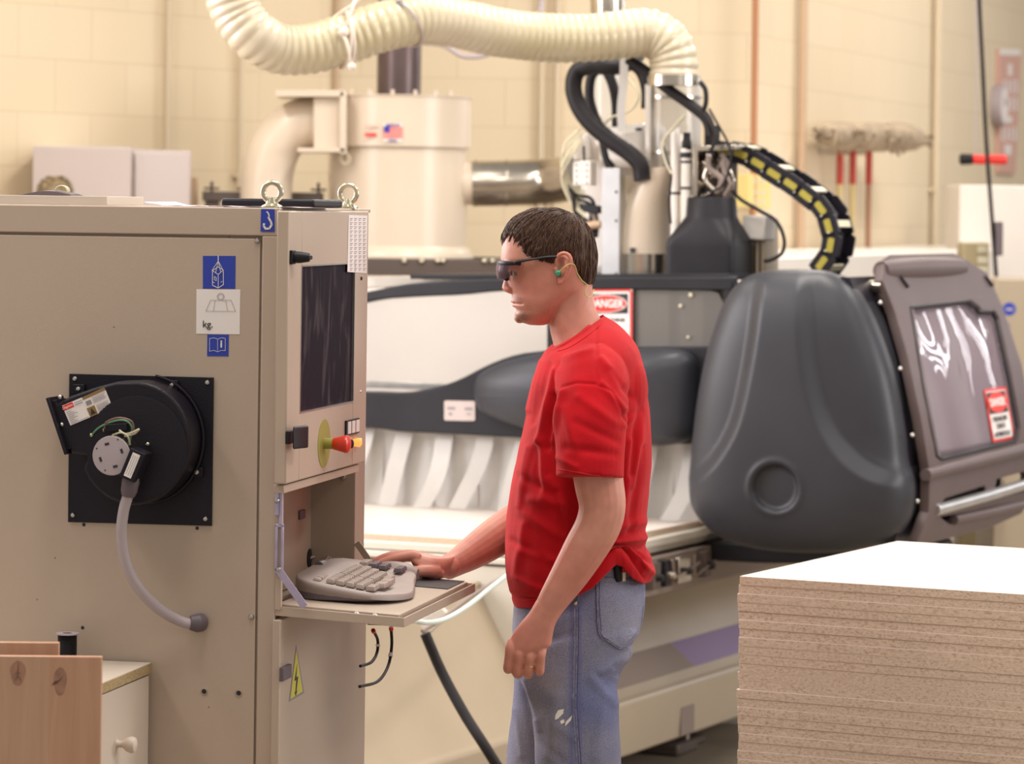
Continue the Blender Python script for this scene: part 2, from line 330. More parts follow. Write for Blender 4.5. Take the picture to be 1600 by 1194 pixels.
wallpipe(WB, 524, .010, 'pinkpipe', 'thin brown pipe in the corner behind the hanging rope of the ribbed duct')
wallpipe(WB, 845, .013, 'wallpipe', 'left cream pipe of the close pair right of the dust collector')
wallpipe(WB, 869, .013, 'wallpipe', 'right cream pipe of the close pair right of the dust collector')
wallpipe(WC, 1178, .014, 'copper', 'bright orange brown pipe running down the wall above the energy chain', .05)
wallpipe(WC, 1253, .020, 'pinkpipe', 'dull tan pipe running down the wall left of the hanging mops')
wallpipe(WC, 1463, .020, 'wallpipe', 'pale cream pipe on the wall right of the hanging mops')
# ------------------------------------------------------------------ electrical control cabinet
cab = frthing('control_cabinet', CAB, 'tall beige electrical control cabinet with a screen door and fold out tray', 'cabinet')
XD = .032                                             # front face of the upper door
b = MB().box(-1.05, -.10, .004, .70, .06, 1.785).box(-.10, -.004, .004, .70, 1.275, 1.785).box(-.10, -.004, .004, .70, .06, 1.026)
b.box(-.10, -.004, .62, .70, 1.02, 1.28).box(-.10, -.004, .004, .018, 1.02, 1.28).box(-1.05, -.004, .03, .68, 0, .06)
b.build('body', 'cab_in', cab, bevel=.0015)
MB().box(-1.052, -.038, -.0025, .004, .075, 1.735).build('side_panel', 'cab', cab, bevel=.0012)
b = MB().box(-1.052, 0, -.004, .006, 1.7405, 1.793).box(-1.052, 0, 0, .705, 1.785, 1.793)
b.box(-.0335, 0, -.004, .006, .06, 1.7405).build('frame', 'cab', cab, bevel=.002)
# upper door with the screen
sy0, sy1 = CAB.ray(470, 520, 0, XD).y, CAB.ray(553, 520, 0, XD).y
dz0, dz1 = 1.280, 1.788; sz0, sz1 = 1.408, 1.684
dy0, dy1 = CAB.ray(450, 500, 0, XD).y, CAB.ray(574, 500, 0, XD).y
b = MB().box(.008, XD, dy0, sy0, dz0, dz1).box(.008, XD, sy1, dy1, dz0, dz1).box(.008, XD, sy0, sy1, dz0, sz0).box(.008, XD, sy0, sy1, sz1, dz1)
b.box(.004, .012, dy0+.02, dy1-.02, dz0+.02, dz1-.02)
door = b.build('screen_door', 'cab', cab, bevel=.0025)
MB().box(.012, XD-.004, sy0-.001, sy1+.001, sz0-.001, sz1+.001).build('screen', 'screen', door)
b = MB()
for (y0, y1, z0, z1) in ((sy0, sy1, sz0-.002, sz0+.001), (sy0, sy1, sz1-.001, sz1+.002), (sy0-.002, sy0+.001, sz0, sz1), (sy1-.001, sy1+.002, sz0, sz1)): b.box(XD-.003, XD+.0008, y0, y1, z0, z1)
b.build('screen_trim', 'steel', door)
MB().box(.006, .026, dy0+.01, dy1-.03, 1.262, 1.277).build('door_lip', 'cab', cab, bevel=.001)
MB().pq(CAB, [(545, 336), (574, 337), (573, 427), (543, 425)], 0, XD+.0008, -.0005).build('number_sheet', 'white', door)
b = MB()
for j in range(13):
    for i in range(4):
        for q in (0, 1):
            x = 547+i*6.8; y = 341+j*6.5+q*2.6
            b.pq(CAB, [(x, y), (x+4.2-1.4*q, y), (x+4.2-1.4*q, y+1.1), (x, y+1.1)], 0, XD+.0012, -.0003)
b.build('sheet_numbers', 'greyink', door, smooth=0)
def knob(px, py, nm='rotary_switch', big=1):
    p = CAB.ray(px, py, 0, XD)
    k = MB().box(XD, XD+.006, p.y-.035*big, p.y+.035*big, p.z-.013, p.z+.013).lathe([(.011, 0), (.011, .012), (.008, .03), (.0, .031)], (XD+.004, p.y+.005, p.z), (1, 0, 0), 16).box(XD+.02, XD+.036, p.y-.003, p.y+.02, p.z-.004, p.z+.004)
    return k.build(nm, 'blackplastic', door, bevel=.0012)
knob(455, 402, 'door_latch', .35)
p = CAB.ray(450, 683, 0, XD)
MB().box(XD, XD+.008, p.y-.02, p.y+.025, p.z-.012, p.z+.012).build('switch_base', 'blackplastic', door, bevel=.001)
MB().obox((XD+.022, p.y+.008, p.z), (.016, .05, 0), (-.006, .02, 0), (0, 0, .042)).build('selector_handle', 'blackplastic', door, bevel=.003)
p = CAB.ray(506, 693, 0, XD)
MB().lathe([(.047, 0), (.047, .001), (0, .0012)], (XD, p.y, p.z), (1, 0, 0), 32).build('yellow_disc', 'estopyel', door)
MB().lathe([(.0105, 0), (.0105, .028)], (XD, p.y, p.z), (1, 0, 0), 24).build('stop_collar', 'estopyel', door)
MB().lathe([(.010, .018), (.0115, .02), (.015, .034), (.0175, .044), (.0165, .049), (.010, .0525), (0, .053)], (XD, p.y, p.z), (1, 0, 0), 28).build('emergency_stop', 'redbutton', door)
p = CAB.ray(548, 682, 0, XD)
MB().box(XD, XD+.004, p.y-.05, p.y+.055, p.z+.004, p.z+.034).build('legend_plate', 'blackplastic', door)
for k in range(3): MB().box(XD+.004, XD+.005, p.y-.04+.033*k, p.y-.015+.033*k, p.z+.007, p.z+.031).build('legend_card', 'white', door)
MB().lathe([(.009, 0), (.009, .010), (.006, .012)], (XD, p.y-.025, p.z-.013), (1, 0, 0), 20).build('push_button', 'blackplastic', door)
MB().lathe([(.007, 0), (.008, .018), (.005, .02)], (XD, p.y+.005, p.z-.013), (1, 0, 0), 20).build('lamp_button', 'orange', door)
MB().box(XD, XD+.012, p.y+.03, p.y+.048, p.z-.020, p.z-.006).build('lamp_button', 'orange', door, bevel=.002)
p = CAB.ray(564, 435, 0, XD); screw((XD, p.y, p.z), (1, 0, 0), .004, door, 'blackplastic')
for px_, py_ in ((563, 612),): p = CAB.ray(px_, py_, 0, XD); screw((XD, p.y, p.z), (1, 0, 0), .003, door)
# recess under the door
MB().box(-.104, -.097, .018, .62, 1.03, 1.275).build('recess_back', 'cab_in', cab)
p = CAB.ray(483, 872, 0, -.097); MB().lathe([(.019, 0), (.019, .002), (.008, .003)], (-.097, p.y, p.z), (1, 0, 0), 20).build('cable_grommet', 'rubber', cab)
q0 = Vector((-.096, p.y, p.z))
for k, (e, s_) in enumerate((((-.03, .50, 1.075), .05), ((-.045, .33, 1.06), .03))):
    MB().tube(spline([q0, q0+Vector((.03, .04, .004)), Vector((-.04, (p.y+e[1])/2, p.z-.004)), Vector(e)], 8), .0028, 8).build('keyboard_cable', 'kb', cab)
p = CAB.ray(470, 804, 0, -.097); MB().box(-.097, -.092, p.y-.02, p.y+.02, p.z-.009, p.z+.009).build('socket_plate', 'kbd', cab, bevel=.001)
for px_, py_ in ((537, 746), (536, 876)): p = CAB.ray(px_, py_, 1, .619); screw((p.x, .619, p.z), (0, -1, 0), .006, cab)
# near side bracket, slotted links and latch
MB().box(.0, .012, -.006, .006, 1.04, 1.275).build('tray_post', 'cab', cab, bevel=.001)
b = MB(); zt = CAB.ray(435, 820, 1, -.008).z; zb = CAB.ray(435, 893, 1, -.008).z
b.box(.001, .0055, -.012, -.007, zb, zt).box(.0125, .017, -.012, -.007, zb, zt).box(.001, .017, -.012, -.007, zt-.004, zt+.002).box(.001, .017, -.012, -.007, zb-.004, zb+.006)
b.build('slotted_link', 'lav', cab, bevel=.0008)
e = CAB.ray(477, 948, 1, -.006); s_ = CAB.ray(436, 890, 1, -.012); d = (e-s_)
MB().obox((s_+e)/2+Vector((0, -.004, 0)), d, Vector((0, .002, 0)), Vector((-d.z, 0, d.x)).normalized()*.014).build('tray_stay', 'lav', cab)
screw((s_.x, -.014, s_.z), (0, -1, 0), .0055, cab)
e = CAB.ray(583, 885, 1, .62); s_ = CAB.ray(557, 848, 1, .62); d = (e-s_)
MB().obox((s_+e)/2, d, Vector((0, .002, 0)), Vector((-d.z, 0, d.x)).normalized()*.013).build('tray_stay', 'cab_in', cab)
p = CAB.ray(435, 780, 1, -.008); MB().box(.0, .008, -.014, -.006, p.z-.03, p.z+.028).box(.008, .014, -.012, -.006, p.z-.05, p.z+.028).build('door_catch', 'lav', cab, bevel=.001); screw((.004, -.0145, p.z-.002), (0, -1, 0), .005, cab)
# tray, drooping a little outwards
TR = [(0, 1.045), (.2485, 1.032)]
def tz(x): return 1.045-.013*x/.2485
def trayslab(b, x0, x1, y0, y1, t0, t1):
    return b.add([(x0, y0, tz(x0)+t0), (x1, y0, tz(x1)+t0), (x1, y1, tz(x1)+t0), (x0, y1, tz(x0)+t0), (x0, y0, tz(x0)+t1), (x1, y0, tz(x1)+t1), (x1, y1, tz(x1)+t1), (x0, y1, tz(x0)+t1)],
                 [(3, 2, 1, 0), (4, 5, 6, 7), (0, 1, 5, 4), (1, 2, 6, 5), (2, 3, 7, 6), (3, 0, 4, 7)])
trayslab(MB(), .0, .236, .012, .61, -.010, .005).build('tray', 'cab', cab, bevel=.0015)
b = MB(); trayslab(b, .0, .2485, -.003, 0, -.016, .002); trayslab(b, .2465, .2495, -.003, .622, -.016, .002); trayslab(b, .0, .2485, .619, .622, -.016, .002); trayslab(b, 0, .248, 0, .62, -.016, -.014)
b.build('tray_rim', 'cab', cab, bevel=.001)
for x, y in ((.155, .006), (.19, .006)): screw((x, y, tz(x)+.0), (0, 0, 1), .006, cab)
p = CAB.ray(590, 980, 1, .1); MB().box(p.x-.015, p.x+.02, .08, .2, 1.008, 1.018).build('tray_catch', 'rubber', cab)
# lower door
p0 = CAB.ray(440, 975, 0, .012).y
MB().box(-.002, .014, -.012, .655, .08, 1.022).build('lower_door', 'cab', cab, bevel=.002)
tri = [(463, 1008), (475.5, 1083), (451.5, 1097)]
MB().pq(CAB, tri, 0, .0146, -.0006).build('warning_triangle', 'greyink', cab)
c_ = (463.2, 1066); MB().pq(CAB, [((x-c_[0])*.80+c_[0], (y-c_[1])*.86+c_[1]) for x, y in tri], 0, .0152, -.0005).build('triangle_field', 'yellow', cab)
MB().pq(CAB, [(464.6, 1038), (460.4, 1064), (463.4, 1063), (461.6, 1083), (460.4, 1081), (462.2, 1088), (464.8, 1079), (463.2, 1081), (466.2, 1057), (463.2, 1058.5)], 0, .0157, -.0004).build('lightning_bolt', 'ink', cab)
p = CAB.ray(443, 1051, 0, .014); MB().box(.014, .022, p.y-.03, p.y+.03, p.z-.013, p.z+.013).build('door_lock', 'kbd', cab, bevel=.001)
# eye bolts
def eyebolt(x, y):
    b = MB().lathe([(.020, 0), (.020, .004), (.012, .008), (.008, .02)], (x, y, 1.793), (0, 0, 1), 20)
    b.tube([(x+.0175*math.cos(t), y, 1.793+.030+.0175*math.sin(t)) for t in [2*math.pi*k/28 for k in range(28)]], .0052, 12, closed=True, up=(0, 1, 0))
    return b.build('eye_bolt', 'zinc', cab)
p = CAB.ray(425, 322, 1, .03); eyebolt(p.x, .03); p = CAB.ray(544, 328, 0, -.012); eyebolt(-.012, p.y)
# screws, holes and stains on the side
for px_, py_, r in ((402, 376, .0055), (393, 964, .0055)): p = CAB.ray(px_, py_, 1, -.003); screw((p.x, -.0035, p.z), (0, -1, 0), r, cab)
for px_, py_, r in ((131, 820, .0035), (308, 825.5, .0035), (129, 981, .0033), (319, 1081, .005), (373, 1083.5, .005)):
    p = CAB.ray(px_, py_, 1, -.003); MB().lathe([(r, 0), (r, .0004), (0, .0005)], (p.x, -.0025, p.z), (0, -1, 0), 16).build('screw_hole', 'ink', cab)
    if r > .004: MB().tube([(p.x+r*1.15*math.cos(t), -.003, p.z+r*1.15*math.sin(t)) for t in [2*math.pi*k/20 for k in range(20)]], .0012, 6, closed=True, up=(0, 1, 0)).build('hole_rim', 'cab_in', cab)
for px_, py_ in ((86, 872), (58, 937), (178, 511), (326, 1105)): p = CAB.ray(px_, py_, 1, -.003); MB().lathe([(.0016, 0), (.0014, .0003)], (p.x, -.0025, p.z), (0, -1, 0), 8).build('rust_spot', 'wbrown', cab)
# stickers on the side
S = -.0032
def stick(pts, m, nm, off=0, parent=cab): return MB().pq(CAB, pts, 1, S-off, .0004).build(nm, m, parent, smooth=0)
def line(b, pts, wd, off, closed=False):
    ps = [CAB.ray(x, y, 1, S-off) for x, y in pts]; n = len(ps)
    for i in range(n if closed else n-1):
        a, c = ps[i], ps[(i+1) % n]; d = c-a; L = d.length+wd*.6
        if d.length < 1e-6: continue
        d = d.normalized(); b.obox((a+c)/2, d*L, Vector((0, .0003, 0)), Vector((-d.z, 0, d.x))*wd)
    return b
st = stick([(317, 400), (368, 400), (367.5, 451.5), (317, 451)], 'bluest', 'lifting_sticker')
b = MB(); line(b, [(341, 400), (341, 408)], .0016, .0008)
for q in ((331, 423), (337, 426), (345, 426), (349, 423)): line(b, [(341, 408), q], .0009, .0008)
line(b, [(332, 423), (341, 417), (349, 422), (349, 445), (341, 450), (332, 446)], .0012, .0008, True); line(b, [(332, 423), (341, 429), (349, 422)], .0010, .0008); line(b, [(341, 429), (341, 450)], .0010, .0008)
line(b, [(335, 432), (338, 434), (338, 439), (335, 437)], .0009, .0008, True); line(b, [(345, 441), (347, 440)], .0010, .0008); line(b, [(333, 441), (335, 442)], .001, .0008)
b.build('crane_drawing', 'white', st, smooth=0)
st = stick([(307, 452), (375.5, 452.5), (374.5, 522.5), (306.5, 521.5)], 'white', 'weight_sticker')
b = MB(); line(b, [(329, 469), (361, 469), (368, 486.5), (321.5, 486)], .0005, .0008, True); line(b, [(336, 469), (333.5, 486)], .0005, .0008); line(b, [(352.5, 469), (355.5, 486)], .0005, .0008)
line(b, [(344.8+5.5*math.cos(t), 463.5+5.5*math.sin(t)) for t in [k*math.pi/10 for k in range(20)]], .0005, .0008, True); line(b, [(344.8+4*math.cos(t), 463.5+4*math.sin(t)) for t in [k*math.pi/10 for k in range(20)]], .0004, .0008, True)
b.build('weight_drawing', 'greyink', st, smooth=0)
p = CAB.ray(324.5, 507, 1, S-.0008); text('kg.', .0185, p, FY, 'ink', st, 'kg_lettering')
st = stick([(324, 522.8), (357.5, 523.2), (357, 556.8), (323.5, 556.5)], 'bluest', 'manual_sticker')
b = MB(); line(b, [(327.5, 529), (335, 528), (340, 530), (346, 528), (352, 528.5), (352, 548), (346, 547.5), (340, 550), (334, 547.5), (327.5, 549)], .0007, .0008, True); line(b, [(340, 530), (340, 550)], .0006, .0008); b.build('book_drawing', 'white', st, smooth=0)
p = CAB.ray(345.8, 538, 1, S-.0008); text('i', .019, p, FY, 'white', st, 'letter_i', bold=.0006)
st = stick([(408, 326.5), (429, 327), (429, 362.5), (407, 362)], 'bluest', 'hook_sticker', .0022)
b = MB(); line(b, [(417, 331), (419, 333), (420.5, 337), (419.5, 341)], .0024, .003); line(b, [(419.5, 340), (423, 346), (424.5, 351), (421, 357), (415, 357.5), (412, 353), (412.5, 350)], .0038, .003); b.build('hook_drawing', 'white', st, smooth=0)
# cables hanging under the tray
for k, pts in enumerate(([(583, 985), (590, 1000), (589, 1020), (580, 1035), (563, 1041)], [(611, 980), (612, 1010), (606, 1042), (590, 1065), (562, 1073)])):
    c = MB().tube(spline([CAB.ray(x, y, 0, .05+.03*k) for x, y in pts], 6), .0032, 8).build('hanging_cable', 'rubber', cab)
    for m_, i in (('orange', .02), ('white', .35)):
        P_ = spline([CAB.ray(x, y, 0, .05+.03*k) for x, y in pts], 6); j = int(i*len(P_)); MB().tube([P_[j], P_[j+1]], .0048, 8).build('cable_ferrule', 'redst' if m_ == 'orange' else m_, c)
# things on top of the cabinet
ZT = 1.7935
p = CAB.ray(345, 320, 1, .12)
t = MB().box(p.x+.0, p.x+.185, .12, .34, ZT, ZT+.017).build('laptop_case', 'blackplastic', None, bevel=.005); t.location = CAB.o; t.rotation_euler = (0, 0, CAB.a)
MB().box(p.x+.002, p.x+.183, .1185, .12, ZT+.008, ZT+.0095).build('case_seam', 'rubber', t)
tag(t, 'flat black case lying on the cabinet top behind the left eye bolt', 'case')
def topsheet(px0, px1, py, y, m, label, dz, bend, nm='paper_sheet'):
    a = CAB.ray(px0, py, 1, y); c = CAB.ray(px1, py, 1, y); b = MB(); n = 14; vs = []
    for j in range(2):
        for s2 in (0, .0006):
            for i in range(n+1): u = i/n; vs.append((a.x+(c.x-a.x)*u, y+.20*j-.02*u, ZT+dz+s2+bend*(1-u)**6+.0015*math.sin(u*9+j)**2))
    fs = []
    k = n+1
    for i in range(n):
        fs += [(i, i+1, 2*k+i+1, 2*k+i), (k+i, 3*k+i, 3*k+i+1, k+i+1), (i, k+i, k+i+1, i+1), (2*k+i, 2*k+i+1, 3*k+i+1, 3*k+i)]
    fs += [(0, 2*k, 3*k, k), (n, k+n, 3*k+n, 2*k+n)]
    o = b.add(vs, fs).build(nm, m, None); o.location = CAB.o; o.rotation_euler = (0, 0, CAB.a); return tag(o, label, 'paper')
topsheet(225, 330, 320, .05, 'paper', 'pink sheet of paper with a curled left end on the cabinet top', .0004, .007)
topsheet(325, 470, 322, .03, 'paper', 'pink sheets with rough edges under the left eye bolt on the cabinet top', .0004, .001)
p = CAB.ray(0, 320, 1, .03); q = CAB.ray(167, 320, 1, .03)
t = MB().box(p.x-.15, q.x, .03, .26, ZT+.0005, ZT+.0175).build('wood_offcut', 'wpaint', None, bevel=.0008); t.location = CAB.o; t.rotation_euler = (0, 0, CAB.a); tag(t, 'thin pale wood offcut lying on the left end of the cabinet top', 'board')
a = CAB.ray(30, 320, 1, .1); c = CAB.ray(113, 320, 1, .1)
g = MB(); vs = []
n = 16
for i in range(n+1):
    u = i/n; zz = ZT+.0185+.008*math.sin(u*math.pi*.9)**1.5; x = a.x+(c.x-a.x)*u
    vs.append([(x, .09, ZT+.018), (x, .09, zz), (x, .13, zz+.002), (x, .17, ZT+.018)])
o = g.rings([[Vector(q) for q in r] for r in vs]).build('folded_glove', 'kbd', None); o.location = CAB.o; o.rotation_euler = (0, 0, CAB.a); tag(o, 'mauve grey folded cloth lying on the wood offcut', 'cloth')
p = CAB.ray(97, 299, 1, .11); b = MB()
for k in range(3): b.tube([(p.x+(.012+.001*k)*math.cos(t), .105+.004*k, ZT+.026+.011*math.sin(t)) for t in [2*math.pi*i/20 for i in range(20)]], .0016, 6, closed=True, up=(0, 1, 0))
o = b.build('wire_coil', 'wirey', None); o.location = CAB.o; o.rotation_euler = (0, 0, CAB.a); tag(o, 'small cream coil of wire on the folded cloth', 'coil')
# ------------------------------------------------------------------ blower on the cabinet side
fan = frthing('cabinet_blower', CAB, 'black round blower with a grey motor bolted to the side of the beige cabinet', 'fan')
FO = -.0045
def fq(px, py, y): return CAB.ray(px, py, 1, y)
MB().pq(CAB, [(108, 584), (334, 590), (331, 822), (106, 816)], 1, FO-.0025, .0025).build('mounting_plate', 'black', fan, bevel=.0008)
for a, b_ in ((117, 592), (324, 598), (321, 811), (114, 805)): p = fq(a, b_, FO-.003); screw((p.x, FO-.003, p.z), (0, -1, 0), .005, fan)
YH = FO-.085
pts = [(84, 634), (110, 619), (150, 605), (180, 597)]
for k in range(0, 29):
    t = R(-96+k*9.6); pts.append((209+88*math.cos(t), 690+(97+3*math.sin(t))*math.sin(t)))
pts = [q for q in pts if not (q[0] < 150 and q[1] < 725 and q[1] > 640)]
pts += [(138, 712), (110, 709)]
poly = [fq(a, b_, YH) for a, b_ in pts]
MB().prism(poly, (0, .082, 0)).build('blower_housing', 'black', fan, bevel=.006, seg=3)
rimp = [fq(209+91*math.cos(R(-80+k*8)), 690+101*math.sin(R(-80+k*8)), YH) for k in range(0, 24)]
MB().tube([Vector((q.x, FO-.012, q.z)) for q in rimp], .003, 8).build('housing_flange', 'black', fan)
MB().lathe([(.098, 0), (.098, .002), (.092, .003), (0, .003)], fq(214, 700, YH), (0, -1, 0), 48).build('inlet_ring', 'black', fan)
a, c = fq(85, 620, YH+.03), fq(114, 708, YH+.03); d = c-a; nrm = Vector((-d.z, 0, d.x)).normalized()
MB().obox((a+c)/2, d, Vector((0, .085, 0)), nrm*.006).obox((a+c)/2+nrm*(.006), d*.86, Vector((0, .06, 0)), nrm*.010).build('outlet_flange', 'black', fan, bevel=.001)
for a, b_ in ((91, 621), (88, 668), (94, 664)): p = fq(a, b_, YH-.01); MB().sph((p.x, YH+.0, p.z), .0045, 10, 6).build('screw', 'steel', fan)
for a, b_ in ((269, 602), (308, 738), (123, 608)):
    p = fq(a, b_, FO-.01); MB().box(p.x-.011, p.x+.011, FO-.012, FO-.002, p.z-.009, p.z+.009).build('mounting_lug', 'black', fan, bevel=.001); screw((p.x, FO-.0125, p.z), (0, -1, 0), .005, fan)
# motor
YM = YH-.055; mc = fq(174.5, 712, YM); MR = .037
mot = MB().lathe([(MR*.95, .055), (MR*.97, .004), (MR, .003), (MR, 0), (MR*.97, -.0015), (0, -.0015)], (mc.x, YM, mc.z), (0, 1, 0), 48).build('motor', 'galv', fan)
MB().lathe([(MR*.99, 0), (MR*.97, .0018), (MR*.3, .003), (0, .003)], (mc.x, YM-.001, mc.z), (0, -1, 0), 48).build('motor_end_cap', 'greyhose', mot)
for a, b_, an in ((167, 694, -15), (190, 705, 70), (157, 718, 70), (180, 729, -15)):
    p = fq(a, b_, YM-.004); e = Vector((math.cos(R(an)), 0, -math.sin(R(an)))); MB().obox((p.x, YM-.0038, p.z), e*.0085, (0, .0006, 0), Vector((-e.z, 0, e.x))*.0045).build('vent_slot', 'ink', mot)
for a, b_ in ((151, 701), (184, 687), (164, 735), (198, 722)): p = fq(a, b_, YM-.004); MB().lathe([(.0016, 0), (0, .0006)], (p.x, YM-.0038, p.z), (0, -1, 0), 8).build('cap_rivet', 'ink', mot)
def wires(pts, r, m, nm='motor_wire'):
    MB().tube(spline([fq(a, b_, y) for a, b_, y in pts], 8), r, 8).build(nm, m, fan)
wires([(163, 672, YH-.01), (166, 660, YH-.03), (185, 653, YH-.05), (205, 658, YH-.05), (209, 672, YH-.04), (203, 680, YH-.02)], .0017, 'wbrown')
wires([(143, 680, YH-.005), (155, 668, YH-.02), (175, 659, YH-.03), (195, 657, YH-.04), (206, 668, YH-.04), (203, 690, YH-.03)], .0017, 'wgreen')
wires([(186, 672, YH-.01), (195, 678, YH-.04), (206, 676, YH-.05), (217, 671, YH-.05), (210, 678, YH-.04), (195, 682, YH-.03)], .0018, 'wirey')
wires([(176, 680, YH-.02), (190, 676, YH-.05), (200, 683, YH-.05), (203, 695, YH-.04)], .0018, 'wirey')
MB().obox(fq(181, 668, YH-.008), (.045, 0, .004), (0, .012, 0), (-.0013, 0, .013)).build('capacitor_clip', 'black', fan, bevel=.001)
for a, b_, y in ((143, 680, YH-.004), (163, 672, YH-.006), (231, 694, YH-.006), (193, 743, YH-.02)): p = fq(a, b_, y); MB().sph(p, .0038, 10, 6).build('screw', 'zinc', fan)
MB().lathe([(.0045, 0), (.0045, .001), (0, .001)], fq(152, 688, YH-.001), (0, -1, 0), 16).build('earth_mark', 'plug', fan)
# junction box, label, cuff, hose
a, c = fq(221, 704, YM+.01), fq(203, 748, YM+.01); d = c-a; L = d.length; dn = d.normalized(); sd = Vector((-dn.z, 0, dn.x))
jb = MB().obox((a+c)/2, dn*L, (0, .045, 0), sd*.030).build('junction_box', 'black', fan, bevel=.001)
MB().obox((a+c)/2+Vector((0, -.0228, 0)), dn*L*.82, (0, .0005, 0), sd*.015).build('box_label', 'white', jb)
for k in (-1, 0, 1): MB().obox((a+c)/2+Vector((0, -.0232, 0))+sd*.0042*k, dn*L*.68, (0, .0004, 0), sd*.0006).build('label_print', 'greyink', jb)
g0 = fq(206, 742, YM+.012); g1 = fq(200, 776, YM+.014)
MB().tube([g0, g0.lerp(g1, .3), g0.lerp(g1, .75), g1], [.0135, .0165, .0155, .012], 24).build('conduit_cuff', 'kbd', fan, bevel=.001)
hp = spline([fq(200, 774, YM+.014), fq(193, 800, YM+.016), fq(190, 835, YM+.02), fq(197, 880, YM+.03), fq(217, 920, YM+.05), fq(250, 953, YM+.085), fq(285, 972, YM+.115), fq(306, 975, -.022)], 14)
MB().tube(hp, [.0100+.0004*(i % 2) for i in range(len(hp))], 20).build('flexible_conduit', 'greyhose', fan)
e = fq(307, 974, -.02); MB().tube([(e.x-.012, -.024, e.z+.001), (e.x+.0, -.018, e.z), (e.x+.004, -.004, e.z)], [.0125, .0165, .0165], 24, flat=1.05).build('conduit_fitting', 'kbd', fan, bevel=.001)
# labels on the blower
def flab(pts, m, nm, off, parent): return MB().pq(CAB, pts, 1, YH-.0008-off, .0006).build(nm, m, parent, smooth=0)
def mapq(c4, u, v):
    (ax, ay), (bx, by), (cx, cy), (dx, dy) = c4
    return (ax+(bx-ax)*u+(dx-ax)*v+(ax-bx+cx-dx)*u*v, ay+(by-ay)*u+(dy-ay)*v+(ay-by+cy-dy)*u*v)
def quad(c4, u0, v0, u1, v1): return [mapq(c4, u0, v0), mapq(c4, u1, v0), mapq(c4, u1, v1), mapq(c4, u0, v1)]
L1 = [(97, 634), (128, 621), (141, 652), (110, 665)]
lb = flab(L1, 'white', 'name_label', 0, fan); flab(quad(L1, .0, .02, .5, .26), 'redst', 'red_block', .0006, lb)
L2 = [(128, 621), (163, 605), (176, 637), (141, 652)]
lb2 = flab(L2, 'white', 'warning_label', .0001, fan); flab(quad(L2, .0, 0, 1, .14), 'gold', 'gold_strip', .0006, lb2); flab(quad(L2, .0, .56, .34, 1), 'gold', 'gold_block', .0006, lb2)
flab([mapq(L2, .17, .62), mapq(L2, .29, .92), mapq(L2, .06, .92)], 'ink', 'warning_symbol', .0012, lb2); flab(quad(L2, .06, .25, .28, .45), 'greyink', 'finger_symbol', .0012, lb2)
def printing(c4, rows, parent):
    b = MB()
    for (u0, v0, u1, h) in rows: b.pq(CAB, quad(c4, u0, v0, u1, v0+h), 1, YH-.0022, .0003)
    b.build('small_print', 'greyink', parent, smooth=0)
printing(L1, [(.06, .36+.085*k, .3+.06*((k*7) % 5), .022) for k in range(7)]+[(.55, .1, .95, .03), (.55, .2, .95, .03), (.06, .94, .94, .02)], lb)
printing(L2, [(.35, .2+.06*k, .95-.05*(k % 3), .018) for k in range(5)]+[(.4, .60+.06*k, .95-.06*(k % 2), .018) for k in range(6)], lb2)
p = fq(105.5, 635.6, YH-.0018); text('Dayton', .0070, p, (R(90), R(24), 0), 'white', lb, 'name_lettering')
def seg(px0, py0, px1, py1): pass
# ------------------------------------------------------------------ keyboard and mouse on the tray
def trayp(px, py, h):           # point where the sight line meets a height over the tray
    x = .12
    for _ in range(6): p = CAB.ray(px, py, 2, tz(x)+h); x = p.x
    return p
kb = thing('keyboard', CAB.w(.08, .33, tz(.08)+.0055), CAB.a+R(3), 'aged beige computer keyboard with a curved palm rest on the fold out tray', 'keyboard')
# local: +x towards the palm rest, y along the key rows
def kz(x): return .042-.155*(x+.09)          # top slopes down to the front
ol = []
for k in range(64):
    t = 2*math.pi*k/64; c, s_ = math.cos(t), math.sin(t)
    X = .1*(abs(c)**.55)*(1 if c > 0 else -1); Y = .232*(abs(s_)**.45)*(1 if s_ > 0 else -1)
    if c > 0: X += (.034*math.exp(-((Y+.09)/.14)**2)-.012)*abs(c)**.6
    ol.append((X, Y))
def kring(sc_, dz, low=None): return [Vector((x*sc_, y*sc_, (kz(x)+dz) if low is None else low)) for x, y in ol]
MB().rings([kring(.97, 0, .003), kring(1, -.012), kring(1.0, -.005), kring(.985, -.0015), kring(.96, 0), kring(.5, .001)]).build('keyboard_case', 'kb', kb, bevel=0, smooth=60)
MB().rings([kring(.95, 0, .0005), kring(.985, 0, .004), kring(.99, -.013)]).build('keyboard_base', 'kbd', kb)
rows = [(-.044, 15, .017, 'f'), (-.018, 15, .0185, 'k'), (.001, 15, .0185, 'k'), (.020, 14, .0185, 'k'), (.039, 13, .0185, 'k')]
keyn = 0
km = None
for rx, n, dep, kk in rows:
    y = -.205
    for i in range(n):
        wk = .0185 if i not in (0,) else .0225
        if i == n-1: wk = .024
        h = .009 if kk == 'k' else .006
        z0 = kz(rx)+.001; dk = dep*.44; w2 = wk*.40
        b = MB().rings([[Vector((rx+sx*dk*f, y+wk/2+sy_*w2*f2, z0+dz_-.155*sx*dk*f)) for sx, sy_ in ((-1, -1), (1, -1), (1, 1), (-1, 1))] for f, f2, dz_ in ((1, 1, 0), (.97, .95, h*.4), (.74, .62, h))])
        if keyn < 78: b.build('key', 'keys', kb, bevel=.0008)
        keyn += 1
        y += wk+(.006 if (i in (5,) and kk == 'k') or (kk == 'f' and i % 4 == 0) else 0)
y = -.205
